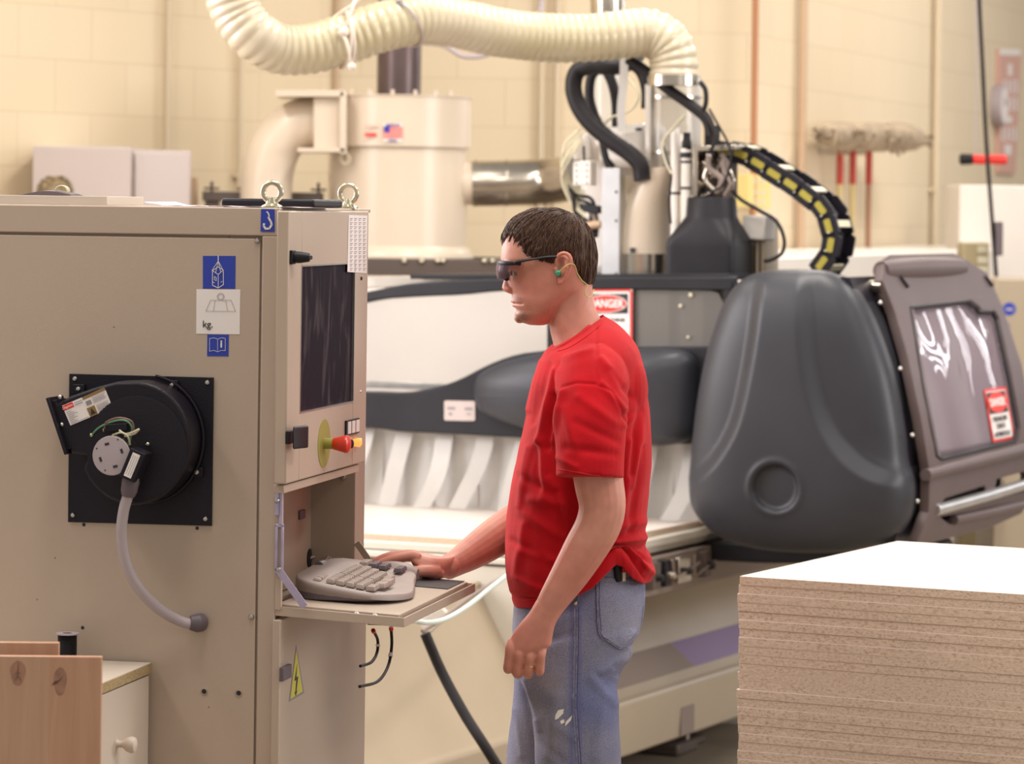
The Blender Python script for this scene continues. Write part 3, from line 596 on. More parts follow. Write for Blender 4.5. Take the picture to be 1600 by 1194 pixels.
for wk, nm in ((.026, 'key'), (.024, 'key'), (.055, 'space_bar'), (.055, 'space_bar'), (.024, 'key'), (.024, 'key')):
    rx = .060; z0 = kz(rx)+.001; dx = .007 if nm == 'space_bar' else 0; w2 = wk*.48; dk = .0088+dx*.4
    MB().rings([[Vector((rx+dx+sx*dk*f, y+wk/2+sy_*w2*f, z0+dz_)) for sx, sy_ in ((-1, -1), (1, -1), (1, 1), (-1, 1))] for f, dz_ in ((1, 0), (.97, .004), (.84, .009))]).build(nm, 'keys', kb, bevel=.001); y += wk+.002
for rx in (-.018, .001, .020, .052):        # number pad and cursor keys
    for i in range(3):
        y = .135+i*.0215; b = MB().rings([[Vector((rx+sx*.0085*f, y+sy_*.009*f, kz(rx)+.001+dz_)) for sx, sy_ in ((-1, -1), (1, -1), (1, 1), (-1, 1))] for f, dz_ in ((1, 0), (.97, .004), (.8, .009))])
        b.build('key', 'kbd' if rx > -.01 else 'keys', kb, bevel=.0008)
MB().tube([(-.086, .02, kz(-.086)), (-.086, .06, kz(-.086))], .009, 12).build('status_panel', 'kbd', kb, bevel=.001)
b = MB()
for i in range(14): b.box(-.082, -.076, -.17+i*.012, -.163+i*.012, kz(-.08)+.0002, kz(-.08)+.001)
b.build('key_legends', 'kbd', kb)
MB().box(-.01, .01, -.2, -.17, 0, .001).build('sheet_corner', 'white', kb)
p = trayp(612, 893, .02)
MOUSE = CAB.w(p.x, p.y, 0)
ms = thing('computer_mouse', CAB.w(p.x, p.y, tz(p.x)+.0055+.0015), CAB.a, 'beige computer mouse under the fingers of the man in the red shirt', 'mouse')
b = MB(); rs = []
for i in range(15):
    u = i/14; x = -.055+.11*u; hw = .031*(math.sin(math.pi*(.06+.88*u))**.35); h = .034*(math.sin(math.pi*(.07+.80*u))**.6)
    rs.append([Vector((x, hw*math.cos(t)*(1 if math.sin(t) > 0 else .96), max(0, h*(max(math.sin(t), 0)**.7)))) for t in [2*math.pi*k/20 for k in range(20)]])
b.rings(rs).build('mouse_body', 'kb', ms)
MB().box(-.053, -.02, -.0006, .0006, .018, .0315).build('button_gap', 'kbd', ms)
pp = trayp(686, 911, 0); t = MB().box(-.13, .08, -.1, .052, 0, .0015).build('mouse_pad', 'dark', None, bevel=.0005); t.location = CAB.w(.150, .555, tz(.155)+.0055); t.rotation_euler = (0, R(3), CAB.a); tag(t, 'dark grey mouse pad at the far end of the fold out tray', 'mouse pad')
# ------------------------------------------------------------------ foreground left
fd = Fr(*CAB.w(-.236, -.01, 0)[:2], -11.6)        # corner of the white drawer cabinet (right, back)
dr = thing('drawer_cabinet', fd.o, fd.a, 'low white painted drawer cabinet with a chipboard top beside the control cabinet', 'cabinet')
zt = CAB.ray(239, 1036, 1, -.01).z
MB().box(-.55, -.012, -.40, -.004, .0, zt-.019).build('carcass', 'wpaint', dr, bevel=.001)
t = MB().box(-.55, 0, -.42, -.001, 0, .019).build('worktop', 'chipraw', dr, bevel=.0008); t.location.z = zt-.019
MB().box(-.549, -.001, -.419, -.002, zt, zt+.0008).build('worktop_skin', 'wpaint', dr)
dw = MB().box(-.012, -.003, -.395, -.008, .25, zt-.022).build('drawer_front', 'wpaint', dr, bevel=.002)
MB().box(-.012, -.003, -.395, -.008, .02, .245).build('drawer_front', 'wpaint', dr, bevel=.002)
p = fd.ray(185, 1163, 0, .0); MB().lathe([(.008, 0), (.006, .006), (.0065, .012), (.013, .020), (.0155, .028), (.013, .035), (.005, .038), (0, .0382)], (-.003, p.y, p.z), (1, 0, 0), 28).build('knob', 'wpaint', dw)
def panel(px0, px1, pyt, D, rot, lab, th=.019, knots=True):
    a = at(px1, pyt, D); wd = (px1-px0)/F*D
    t = MB().box(-wd, 0, 0, th, 0, a.z).build('alder_board', 'alder', None, bevel=.0008); t.location = (a.x, D, 0); t.rotation_euler = (0, 0, R(rot)); tag(t, lab, 'board')
    return t, a
pn, a = panel(-30, 159, 1027, 5.95, 2, 'knotty alder panel standing upright in front of the drawer cabinet')
W1 = Fr(a.x, 5.95, 2)
def knot(px, py, rx, rz, core):
    p = W1.ray(px, py, 1, -.0002)
    MB().prism([p+Vector((rx*math.cos(t)*(1+.1*math.sin(3*t)), 0, rz*math.sin(t))) for t in [2*math.pi*k/32 for k in range(32)]], (0, .0004, 0)).build('knot', 'knot2', pn)
    for (dx, dz, l, an, wd) in core:
        e = Vector((math.cos(R(an)), 0, math.sin(R(an)))); c = p+Vector((dx, -.0003, dz))
        MB().prism([c-e*l/2, c+Vector((-e.z, 0, e.x))*wd, c+e*l/2, c-Vector((-e.z, 0, e.x))*wd], (0, .0003, 0)).build('knot_crack', 'knot', pn)
knot(28, 1052, .013, .021, [(0, .006, .026, 86, .001), (-.002, -.008, .014, 60, .001), (.003, -.008, .014, 120, .001), (0, 0, .012, 10, .0008)])
knot(94, 1065, .011, .024, [(-.008, -.002, .016, 35, .003), (.0, .003, .02, 55, .0008)])
pn2, a2 = panel(-30, 92, 1005, 6.02, 2, 'second pale wood panel standing just behind the knotty one')
p = CAB.ray(105, 1022, 2, zt)
sp = CAB.ray(105, 1022, 1, -.055)
spool = thing('wire_spool', CAB.w(sp.x, sp.y, zt+.001), 0, 'small spool of black wire standing on the white drawer cabinet', 'spool')
MB().lathe([(.0205, 0), (.0205, .0015), (.006, .002)], (0, 0, 0), (0, 0, 1), 32).build('lower_flange', 'greyhose', spool)
hh = at(105, 990, sp.y+6.6).z-zt
hh = max(.05, CAB.ray(105, 990, 1, -.055).z-zt)
pr = [(.016, .002)]
for k in range(int(hh/.0025)-1): pr += [(.0185, .003+.0025*k), (.0172, .00425+.0025*k)]
MB().lathe(pr, (0, 0, 0), (0, 0, 1), 32).build('wire_winding', 'rubber', spool)
MB().lathe([(.018, hh-.003), (.0225, hh-.0025), (.0225, hh), (.009, hh), (.009, hh-.002), (0, hh-.002)], (0, 0, 0), (0, 0, 1), 32).build('upper_flange', 'greyhose', spool)
# ------------------------------------------------------------------ stack of laminated chipboard sheets
ONES = ['', ' first', ' second', ' third', ' fourth', ' fifth', ' sixth', ' seventh', ' eighth', ' ninth']
ORD = ['topmost', 'second', 'third', 'fourth', 'fifth', 'sixth', 'seventh', 'eighth', 'ninth', 'tenth', 'eleventh', 'twelfth', 'thirteenth', 'fourteenth', 'fifteenth', 'sixteenth', 'seventeenth', 'eighteenth', 'nineteenth', 'twentieth', 'twenty first', 'twenty second', 'twenty third', 'twenty fourth', 'twenty fifth']+['twenty'+ONES[k] for k in range(6, 10)]+['thirtieth']+['thirty'+ONES[k] for k in range(1, 10)]+['fortieth']+['forty'+ONES[k] for k in range(1, 10)]+['fiftieth', 'fifty first']
bme = MB().box(0, 1.25, 0, .965, 0, .0188).build('chipboard_sheet', 'chip', None, bevel=.0004, seg=1)
ztop = 1.0016; rr_ = random.Random(3)
for k in range(51):
    o = bme if k == 0 else bme.copy()
    if k: sc.collection.objects.link(o)
    j = -.001 if k == 0 else rr_.uniform(-.0035, .0035)
    if k == 0: j = .002
    p = STK.w(j, rr_.uniform(-.0015, .0015), 0); o.location = (p.x, p.y, ztop-.019*(k+1)); o.rotation_euler = (0, 0, STK.a+rr_.uniform(-.0008, .0008))
    tag(o, ('topmost white faced chipboard sheet of the stack at the right' if k == 0 else 'chipboard sheet %s from the top of the white topped stack' % ORD[k]), 'board', 'chipboard sheets in the stack')
zb = ztop-.019*51
pal = thing('pallet', STK.w(0, 0, 0), STK.a, 'low wooden base under the stack of chipboard sheets', 'pallet')
for y in (.05, .42, .8): MB().box(.02, 1.2, y, y+.1, 0, zb-.0005).build('bearer', 'brown', pal)
# ------------------------------------------------------------------ wood router machine
mac = frthing('router_machine', MAC, 'large beige wood router with a charcoal gantry, moulded covers and tubes behind the man', 'machine')
def mq(px, py, y): return MAC.ray(px, py, 1, y)
# base: profile across x, run along y
prof = [(-.114, .12), (-.104, .288), (-.125, .305), (-.33, .66), (-.33, .70), (-1.42, .70), (-1.42, .12)]
MB().prism([(x, -2.3, z) for x, z in prof], (0, 6.5, 0)).build('base', 'mach', mac, bevel=.01)
nx, nz = .355, .205; nl = math.hypot(nx, nz); nx /= nl; nz /= nl      # normal of the sloping side
def slope_pt(px, py):
    a = MAC.l((0, 0, CAMH)); d = MAC.l(at(px, py, 1.0))-a; P0 = Vector((-.125, 0, .305)); n = Vector((nx, 0, nz))
    return a+d*((P0-a).dot(n)/d.dot(n))+n*.001
def sband(px0, px1, m, nm):
    za, zb_ = slope_pt(970, 1076), slope_pt(982, 1023); y0, y1 = slope_pt(px0, 1030).y, slope_pt(px1, 1030).y
    e = Vector((nx, 0, nz))*.0015; a, b_ = Vector((za.x, 0, za.z)), Vector((zb_.x, 0, zb_.z)); sk = .10
    MB().prism([(a.x, y0+.10*(1), a.z), (a.x, y1+sk, a.z), (b_.x, y1, b_.z), (b_.x, y0, b_.z)], e).build(nm, m, mac, smooth=0)
    return za, zb_
za, zb_ = sband(880, 1058, 'taupe', 'side_stripe'); sband(1058, 1235, 'purple', 'side_stripe')
p = slope_pt(1150, 990)
for k, (a, c, d) in enumerate(((1147, 984, 991), (1151, 983, 989))):
    q0, q1 = slope_pt(a, c), slope_pt(a+4, d+6); b = MB().obox((q0+q1)/2, q1-q0, (nx*.002, 0, nz*.002), (0, .03, 0)).build('stripe_mark', 'lam', mac)
p = MAC.ray(1074, 1125, 0, -.108); MB().box(-.118, -.1055, p.y-.055, p.y+.055, p.z-.045, p.z+.045).build('side_port', 'taupe', mac, bevel=.002)
MB().box(-.108, -.104, p.y-.01, p.y+.01, p.z-.062, p.z-.045).build('port_tab', 'taupe', mac)
for y in (-1.6, .1, 1.49, 3.2):
    f = MB().box(-.42, -.26, y-.09, y+.09, 0, .045).build('levelling_foot', 'frame', mac, bevel=.012); MB().lathe([(.03, 0), (.03, .09)], (-.34, y, .04), (0, 0, 1), 16).build('foot_screw', 'frame', f)
    MB().box(-.36, -.30, y+.1, y+.26, 0, .03).build('foot_clamp', 'frame', mac, bevel=.01)
# apron, bed and right hand rail
MB().box(-1.42, .0, .02, 4.1, .775, .80).box(-1.46, -.02, .01, 4.1, .752, .772).build('bed', 'machpale', mac, bevel=.004)
MB().box(-1.44, -.04, .03, 4.0, .700, .754).build('bed_slot', 'frame', mac)
MB().box(-1.42, -.1, .02, .05, .50, .745).build('bed_apron', 'machpale', mac, bevel=.003)
MB().box(-.33, -.10, .05, 4.0, .66, .76).build('bed_support', 'mach', mac, bevel=.004)
MB().box(-1.40, -.42, .2, 3.4, .70, .745).build('bed_core', 'machpale', mac)
MB().box(-.09, .01, .10, 4.1, .63, .745).build('side_rail', 'taupe', mac, bevel=.003)
for px_, wd, m in ((1062, .10, 'galv'), (1018, .06, 'frame'), (1036, .045, 'rubber'), (1098, .05, 'frame')):
    p = MAC.ray(px_, 870, 0, .02); MB().box(.010, .04, p.y-wd/2, p.y+wd/2, .655, .735).build('rail_box', m, mac, bevel=.003)
    MB().lathe([(.012, 0), (.010, .02), (0, .021)], (.04, p.y, .69), (1, 0, 0), 12).build('rail_connector', 'rubber' if m != 'rubber' else 'galv', mac)
for k, (a, b_) in enumerate((((1050, 875), (1075, 893)), ((1085, 868), (1100, 890)))):
    P_ = [MAC.ray(x, y, 0, .045) for x, y in (a, ((a[0]+b_[0])/2-6, b_[1]+8), b_, (b_[0]+18, b_[1]-14))]; MB().tube(spline(P_, 8), .004, 8).build('loose_wire', 'taupe', mac)
MB().pq(MAC, [(1085, 846), (1450, 852), (1450, 884), (1180, 880), (1098, 876)], 1, .98, .25).build('gantry_arm', 'dark', mac, bevel=.01)
bd = MB().box(-1.40, -.03, .04, 2.3, 0, .0188).build('laminated_sheet', 'chip', None, bevel=.0005); bd.location = MAC.w(0, 0, .8005); bd.rotation_euler = (0, 0, MAC.a)
tag(bd, 'white faced panel lying on the bed of the router machine', 'board')
# gantry front: ribbon panels between curves
GY = .86
def ribbon(top, bot, name, m, y0, th, n=40, bev=.006, wob=None):
    x0 = max(top[0][0], bot[0][0]); x1 = min(top[-1][0], bot[-1][0]); ts, bs = [], []
    st_ = spline([(a, b_, 0) for a, b_ in top], 8); sb = spline([(a, b_, 0) for a, b_ in bot], 8)
    T = [(v.x, v.y) for v in st_]; B = [(v.x, v.y) for v in sb]
    for i in range(n+1):
        x = x0+(x1-x0)*i/n; ts.append(mq(x, interp(T, x), y0)); bs.append(mq(x, interp(B, x), y0))
    rs = [[t, t+Vector((0, th, 0)), b_+Vector((0, th, 0)), b_] for t, b_ in zip(ts, bs)]
    return MB().rings(rs).build(name, m, mac, bevel=bev)
ribbon([(420, 488), (573, 456), (634, 444), (717, 437), (785, 435), (930, 433), (1145, 432)], [(420, 508), (573, 472), (634, 465), (717, 461), (785, 455), (930, 453), (1145, 454)], 'gantry_top_band', 'dark', GY, .05)
ribbon([(420, 612), (573, 612), (634, 613), (684, 604), (717, 593), (760, 571), (800, 556), (842, 549), (930, 543), (1145, 541)], [(420, 664), (573, 668), (620, 674), (717, 679), (810, 684), (1000, 692), (1145, 696)], 'gantry_lower_band', 'dark', GY, .05)
MB().pq(MAC, [(855, 452), (990, 452), (990, 548), (855, 552)], 1, GY+.004, .04).build('gantry_post', 'dark', mac)
MB().pq(MAC, [(1130, 452), (1200, 452), (1200, 548), (1130, 546)], 1, GY+.002, .04).build('gantry_post', 'dark', mac)
MB().pq(MAC, [(560, 430), (790, 433), (790, 446), (560, 450)], 1, GY+.12, .05).build('rear_rail', 'galv', mac, bevel=.003)
MB().pq(MAC, [(640, 429), (1140, 428), (1140, 436), (640, 436)], 1, GY+.06, .4).build('gantry_top', 'dark', mac, bevel=.003)
ribbon([(420, 478), (573, 462), (634, 452), (717, 446), (785, 443), (860, 443)], [(420, 620), (573, 620), (634, 620), (684, 615), (717, 605), (760, 585), (800, 575), (860, 570)], 'clear_cover', 'pane', GY+.02, .004, bev=0)
w_ = [(986, 452), (1100, 452), (1122, 458), (1131, 475), (1133, 525), (1128, 543), (986, 544)]
MB().pq(MAC, w_, 1, GY+.012, .004).build('smoky_window', 'smoke', mac)
MB().pq(MAC, [(986, 455), (1110, 455), (1110, 462), (986, 460)], 1, GY+.2, .02).build('window_rail', 'galv', mac)
MB().pq(MAC, [(1045, 440), (1056, 440), (1056, 545), (1045, 545)], 1, GY+.13, .03).build('window_upright', 'galv', mac)
for px_, py_, r in ((1079, 461, .007), (1063, 478, .006), (1075, 527, .005)): MB().sph(mq(px_, py_, GY+.005), (r, .0015, r), 8, 6).build('glue_blob', 'wirey', mac)
# light inner cover seen through the clear opening
MB().box(-2.3, -.1, 1.72, 1.75, .86, 1.545).build('rear_cover', 'creamw', mac)
p0, p1 = mq(560, 600, GY+.3), mq(690, 600, GY+.3); MB().box(p0.x-.3, p1.x+.15, GY+.3, GY+.33, p0.z-.012, p0.z+.012).build('bright_rail', 'steel', mac, bevel=.003)
MB().box(.0, .10, GY+.05, 1.75, .82, 1.56).build('gantry_side', 'machpale', mac, bevel=.004)
# sign on the window
SG = [(927, 453), (988, 452.5), (988, 538), (927, 538)]
def roundpoly(c4, u0, v0, u1, v1, r, n=5):
    out = []
    for cx, cy, a0 in ((u1-r, v0+r*.8, -90), (u1-r, v1-r*.8, 0), (u0+r, v1-r*.8, 90), (u0+r, v0+r*.8, 180)):
        for k in range(n+1): t = R(a0+90*k/n); out.append(mapq(c4, cx+r*math.cos(t), cy+r*.8*math.sin(t)))
    return out
def dangersign(c4, fr, ax, v, s, par, words, xs=1, ell=1):
    MB().pq(fr, roundpoly(c4, 0, 0, 1, 1, .06), ax, v, -.002*s).build('sign_border', 'redst', par, smooth=0)
    MB().pq(fr, roundpoly(c4, .045, .035, .955, .965, .04), ax, v-.0022*s if s > 0 else v+.0022, -.001*s).build('sign_face', 'white', par, smooth=0)
    MB().pq(fr, quad(c4, .08, .075, .92, .44), ax, v-.0034*s, -.0006*s).build('sign_header', 'ink', par, smooth=0)
    for k, (ru, rv, m) in enumerate(((.40, .165, 'white'), (.38, .15, 'redst'))): MB().pq(fr, [mapq(c4, .5+ru*math.cos(t), .258+rv*math.sin(t)) for t in [2*math.pi*i/40 for i in range(40)]], ax, v-(.0042+.0008*k)*s, -.0005*s).build('sign_oval', m, par, smooth=0)
    rot = FY if ax == 1 else FX
    h = (fr.ray(*mapq(c4, .5, 0), ax, v)-fr.ray(*mapq(c4, .5, 1), ax, v)).length; wd = (fr.ray(*mapq(c4, 0, .3), ax, v)-fr.ray(*mapq(c4, 1, .3), ax, v)).length
    P_ = fr.ray(*mapq(c4, .5, .258), ax, v-.0056*s); t = text('DANGER', h*.20, P_, rot, 'white', par, 'danger_lettering', bold=h*.006); t.scale = (1, 1, 1)
    def fit(o, P, W):
        me = o.data; i = 1 if ax == 0 else 0; L = max(vv.co[i] for vv in me.vertices)-min(vv.co[i] for vv in me.vertices); f = W/L
        for vv in me.vertices: vv.co[i] = P[i]+(vv.co[i]-P[i])*f
    fit(t, P_, wd*.66)
    for k, (wds, vv_, ww) in enumerate(words):
        P_ = fr.ray(*mapq(c4, .5, vv_), ax, v-.0044*s); t = text(wds, h*.085, P_, rot, 'ink', par, 'sign_words', bold=h*.002); fit(t, P_, wd*ww)
SG = [(905, 453), (988, 452.5), (988, 538), (905, 538)]
ds = MB().pq(MAC, SG, 1, GY-.001, .003).build('danger_sign', 'white', mac)
dangersign(SG, MAC, 1, GY-.001, 1, ds, [('THIS MACHINE', .55, .72)])
pl = MB().pq(MAC, roundpoly([(694, 626), (742, 627), (742, 658), (694, 657)], 0, 0, 1, 1, .08), 1, GY-.003, .004).build('instruction_plate', 'boxgrey', mac)
for q in ((699, 636, 711, 640), (726, 637, 738, 641), (701, 645, 706, 649), (729, 646, 735, 648)): MB().pq(MAC, [(q[0], q[1]), (q[2], q[1]), (q[2], q[3]), (q[0], q[3])], 1, GY-.004, .001).build('plate_print', 'greyink', pl, smooth=0)
# moulded arm pad across the gantry
def pad(name, m, outline, cpx, yb, depth, parent, hfun=None, nr=26, power=2.6, nth=160, sm=70):
    sp_ = spline([(a, b_, 0) for a, b_ in outline+[outline[0]]], 12)[:-1]; N_ = len(sp_); rs = []
    P_ = [mq(v.x, v.y, yb) for v in sp_]; c = mq(*cpx, yb)
    back = [Vector((q.x, yb+.0, q.z)) for q in P_]; b = MB(); R_ = [back]
    for j in range(nr+1):
        r = math.sin((1-j/nr)*math.pi/2) if j < nr else 0
        r = max(r, .004); dd = depth*(1-r**power)**(1/power*1.15) if r < 1 else 0
        ring = []
        for q, v in zip(P_, sp_):
            x = c.x+(q.x-c.x)*r; z = c.z+(q.z-c.z)*r; pxx = cpx[0]+(v.x-cpx[0])*r; pyy = cpx[1]+(v.y-cpx[1])*r
            h = hfun(pxx, pyy, r) if hfun else 0
            ring.append(Vector((x, yb-.02-dd-h, z)))
        R_.append(ring)
    return b.rings(R_).build(name, m, parent, smooth=sm)
pad('arm_pad', 'darkblue', [(748, 618), (750, 596), (762, 580), (800, 563), (850, 552), (920, 546), (1000, 544), (1062, 546), (1084, 556), (1092, 580), (1093, 640), (1088, 675), (1070, 691), (1020, 696), (920, 690), (850, 675), (790, 657), (757, 640)], (920, 618), GY-.0, .11, mac)
# strip curtain
ci = 0
for row, (yy, n, w_, g) in enumerate(((.935, 17, .095, .0), (.905, 10, .060, .03))):
    for k in range(n):
        x = -1.42+1.44*(k+.5*row)/n+g; b = MB(); rs = []
        for j in range(11):
            u = j/10; z = 1.082-(1.082-.825)*u
            sway = (-.07*u**2+.02*math.sin(k*2.1+u*3)*u) if row else .008*math.sin(k*1.7)*u; dep = -.03*row*math.sin(u*math.pi*.6)+.006*math.sin(k*3.1+u*2)
            wd = w_*(1-.0*u); rs.append([Vector((x+sway-wd/2, yy+dep, z)), Vector((x+sway+wd/2, yy+dep+.004, z)), Vector((x+sway+wd/2, yy+dep+.0055, z)), Vector((x+sway-wd/2, yy+dep+.0015, z))])
        b.rings(rs).build('curtain_strip', 'strip', mac, smooth=60)
# large moulded cover (front, right end of the gantry)
OUT = [(1085, 748), (1090, 690), (1097, 630), (1108, 570), (1124, 512), (1145, 462), (1170, 434), (1205, 423), (1250, 421), (1296, 424), (1330, 441), (1356, 474), (1380, 528), (1400, 590), (1413, 660), (1420, 720), (1429, 750), (1428, 790), (1417, 822), (1385, 848), (1330, 861), (1250, 862), (1190, 856), (1140, 842), (1108, 818), (1090, 790)]
LC = [(421, 1203), (455, 1205), (520, 1202), (580, 1193), (640, 1180), (680, 1164), (715, 1140), (738, 1112), (750, 1080)]
RC = [(421, 1277), (455, 1279), (540, 1287), (600, 1297), (650, 1312), (690, 1334), (720, 1362), (740, 1395), (748, 1435)]
def sst(x): x = max(0, min(1, x)); return x*x*(3-2*x)
def dseg(px, py, poly):
    best = 1e9
    for (y0, x0), (y1, x1) in zip(poly, poly[1:]):
        dx, dy = x1-x0, y1-y0; t = max(0, min(1, ((px-x0)*dx+(py-y0)*dy)/(dx*dx+dy*dy))); best = min(best, math.hypot(px-x0-dx*t, py-y0-dy*t))
    return best
LC = [(v.x, v.y) for v in spline([(a, b_, 0) for a, b_ in LC], 8)]; RC = [(v.x, v.y) for v in spline([(a, b_, 0) for a, b_ in RC], 8)]
def lozh(px, py, r):
    ins = (py > 750) or (interp(LC, py) < px < interp(RC, py))
    d = min(dseg(px, py, LC), dseg(px, py, RC)); s = sst(.5+(d if ins else -d)/30)
    h = .032*s*(1-r**8)
    dc = math.hypot((px-1240), (py-757)*.97); h -= .020*sst((38-dc)/9)*1; h += .004*math.exp(-((dc-40)/5)**2)
    return h
pad('end_cover', 'loz', OUT, (1256, 640), .74, .115, mac, lozh, nr=90, power=3.2, sm=60)
P_ = [mq(x, y, .745) for x, y in OUT]; sp_ = spline([(a, b_, 0) for a, b_ in OUT+[OUT[0]]], 6)[:-1]
MB().prism([mq(1256+(v.x-1256)*.97, 640+(v.y-640)*.97, .745) for v in sp_], (0, .11, 0)).build('end_cover_back', 'dark', mac)
for a, b_ in (((1243, 648), (1232, 668)), ((1103, 630), (1122, 647))):
    q0, q1 = mq(*a, .592 if a[0] > 1200 else .655), mq(*b_, .592 if a[0] > 1200 else .655); MB().tube([q0, q0.lerp(q1, .5), q1], [.0015, .003, .0015], 6).build('wood_splinter', 'bristle', mac)
# side hood: curved shell along y
HP = [(.70, .70), (.78, .735), (.88, .765), (1.0, .772), (1.1, .762), (1.2, .742), (1.3, .712), (1.4, .674), (1.5, .632), (1.58, .600), (1.63, .585), (1.66, .565)]
def hx(z): return interp(HP, z)
def hpt(px, py, off=0):        # sight line meets the curved hood
    x = .72
    for _ in range(25): p = MAC.ray(px, py, 0, x); x = x*.4+(hx(p.z)+off)*.6
    return p
def hpoly(pts, n=6, closed=True):
    out = []
    m = len(pts)
    for i in range(m if closed else m-1):
        a, b_ = pts[i], pts[(i+1) % m]
        for k in range(n): out.append((a[0]+(b_[0]-a[0])*k/n, a[1]+(b_[1]-a[1])*k/n))
    return out
def dump(): pass
WIN = [(1421, 481), (1511, 471), (1524, 481), (1528, 487), (1549, 488), (1556, 500), (1574, 585), (1589, 668), (1585, 690), (1470, 718), (1462, 712), (1440, 600)]
OUTH = [(1376, 408), (1384, 402), (1485, 400), (1506, 410), (1536, 428), (1560, 480), (1590, 570), (1612, 690), (1614, 752), (1590, 800), (1540, 822), (1440, 848), (1425, 850), (1444, 800), (1446, 740), (1432, 655), (1412, 560), (1392, 490), (1372, 440)]
def inpoly(p, poly):
    c = False; n = len(poly)
    for i in range(n):
        (x0, y0), (x1, y1) = poly[i], poly[i-1]
        if (y0 > p[1]) != (y1 > p[1]) and p[0] < (x1-x0)*(p[1]-y0)/(y1-y0)+x0: c = not c
    return c
CAV = [[(1470, 778), (1532, 758), (1534, 768), (1526, 781), (1468, 790), (1464, 786)], [(1551, 748), (1598, 735), (1601, 745), (1596, 768), (1545, 775)], [(1462, 806), (1520, 796), (1506, 812), (1478, 818)]]
def shellpoly(name, outer, holes, m, off=0, th=.028, bev=.004, par=mac):
    import bmesh
    from mathutils.geometry import delaunay_2d_cdt
    def loc2(q): p = hpt(q[0], q[1], 0); return (p.y, p.z)
    O = [loc2(q) for q in hpoly(outer, 5)]; H = [[loc2(q) for q in hpoly(h, 4)] for h in holes]
    vs = [Vector(q) for q in O]; es = [(i, (i+1) % len(O)) for i in range(len(O))]
    for h in H: n = len(vs); vs += [Vector(q) for q in h]; es += [(n+i, n+(i+1) % len(h)) for i in range(len(h))]
    ys = [q[0] for q in O]; zs = [q[1] for q in O]
    y = min(ys)
    while y < max(ys):
        z = min(zs)
        while z < max(zs):
            if inpoly((y, z), O) and not any(inpoly((y, z), h) for h in H): vs.append(Vector((y, z)))
            z += .03
        y += .03
    V, E_, FC, _, _, _ = delaunay_2d_cdt(vs, es, [], 0, 1e-5)
    keep = []
    for f in FC:
        c = sum((V[i] for i in f), Vector((0, 0)))/len(f)
        if inpoly(c, O) and not any(inpoly(c, h) for h in H): keep.append(tuple(f))
    o = MB().add([Vector((hx(v.y)+off, v.x, v.y)) for v in V], keep).build(name, m, par, smooth=50)
    s = o.modifiers.new('solid', 'SOLIDIFY'); s.thickness = th; s.offset = 0
    if bev: b = o.modifiers.new('bevel', 'BEVEL'); b.width = bev; b.segments = 3; b.limit_method = 'ANGLE'; b.angle_limit = R(50)
    return o
hood = shellpoly('side_hood', OUTH, [WIN]+CAV, 'hood', bev=.006)
shellpoly('hood_window', [(1256+(x-1256)*1.0, y) for x, y in WIN], [], 'hoodpane', off=-.006, th=.004, bev=0)
MB().tube([hpt(x, y, .012) for x, y in hpoly(WIN, 4)], .0065, 8, closed=True).build('window_seal', 'rubber', hood)
DS = [(1537, 609), (1572, 604), (1586, 685), (1551, 692)]
nb = MB(); cc = [hpt(x, y, .003) for x, y in DS]
def hdec(pts, off, nm, m, par):
    q = [hpt(x, y, off) for x, y in hpoly(pts, 5)]; return MB().prism(q, (.0008, 0, 0)).build(nm, m, par, smooth=0)
hs = hdec(roundpoly(DS, 0, 0, 1, 1, .06), -.001, 'danger_sign', 'redst', mac)
hdec(quad(DS, .08, .05, .92, .95), .0005, 'sign_face', 'white', hs); hdec(quad(DS, .10, .07, .90, .47), .0016, 'sign_header', 'ink', hs)
hdec([mapq(DS, .5+.42*math.cos(t), .27+.19*math.sin(t)) for t in [2*math.pi*i/32 for i in range(32)]], .0028, 'sign_oval', 'redst', hs)
def htext(s_, u, v, size, wd, m, nm):
    c = hpt(*mapq(DS, u, v), .006); a = hpt(*mapq(DS, u+.3, v), .006); tilt = math.atan2(a.z-c.z, a.y-c.y)
    o = text(s_, size, (0, 0, 0), FX, m, hs, nm, bold=size*.03); ys = [vv.co.y for vv in o.data.vertices]; f = wd/(max(ys)-min(ys))
    dn = hpt(*mapq(DS, u, v+.1), .006)-hpt(*mapq(DS, u, v-.1), .006)
    lean = dn.x/dn.z
    for vv in o.data.vertices:
        y, z = vv.co.y*f, vv.co.z; vv.co = Vector((c.x+lean*z+.001+vv.co.x, c.y+y, c.z+z+math.tan(tilt)*y))
wS = (hpt(*mapq(DS, 1, .3))-hpt(*mapq(DS, 0, .3))).length; hS = abs(hpt(*mapq(DS, .5, 1)).z-hpt(*mapq(DS, .5, 0)).z)
htext('DANGER', .5, .27, hS*.20, wS*.66, 'white', 'danger_lettering'); htext('THIS MACHINE', .5, .58, hS*.12, wS*.62, 'ink', 'sign_words'); htext('STARTS', .5, .72, hS*.12, wS*.34, 'ink', 'sign_words'); htext('AUTOMATICALLY', .5, .87, hS*.12, wS*.68, 'ink', 'sign_words')
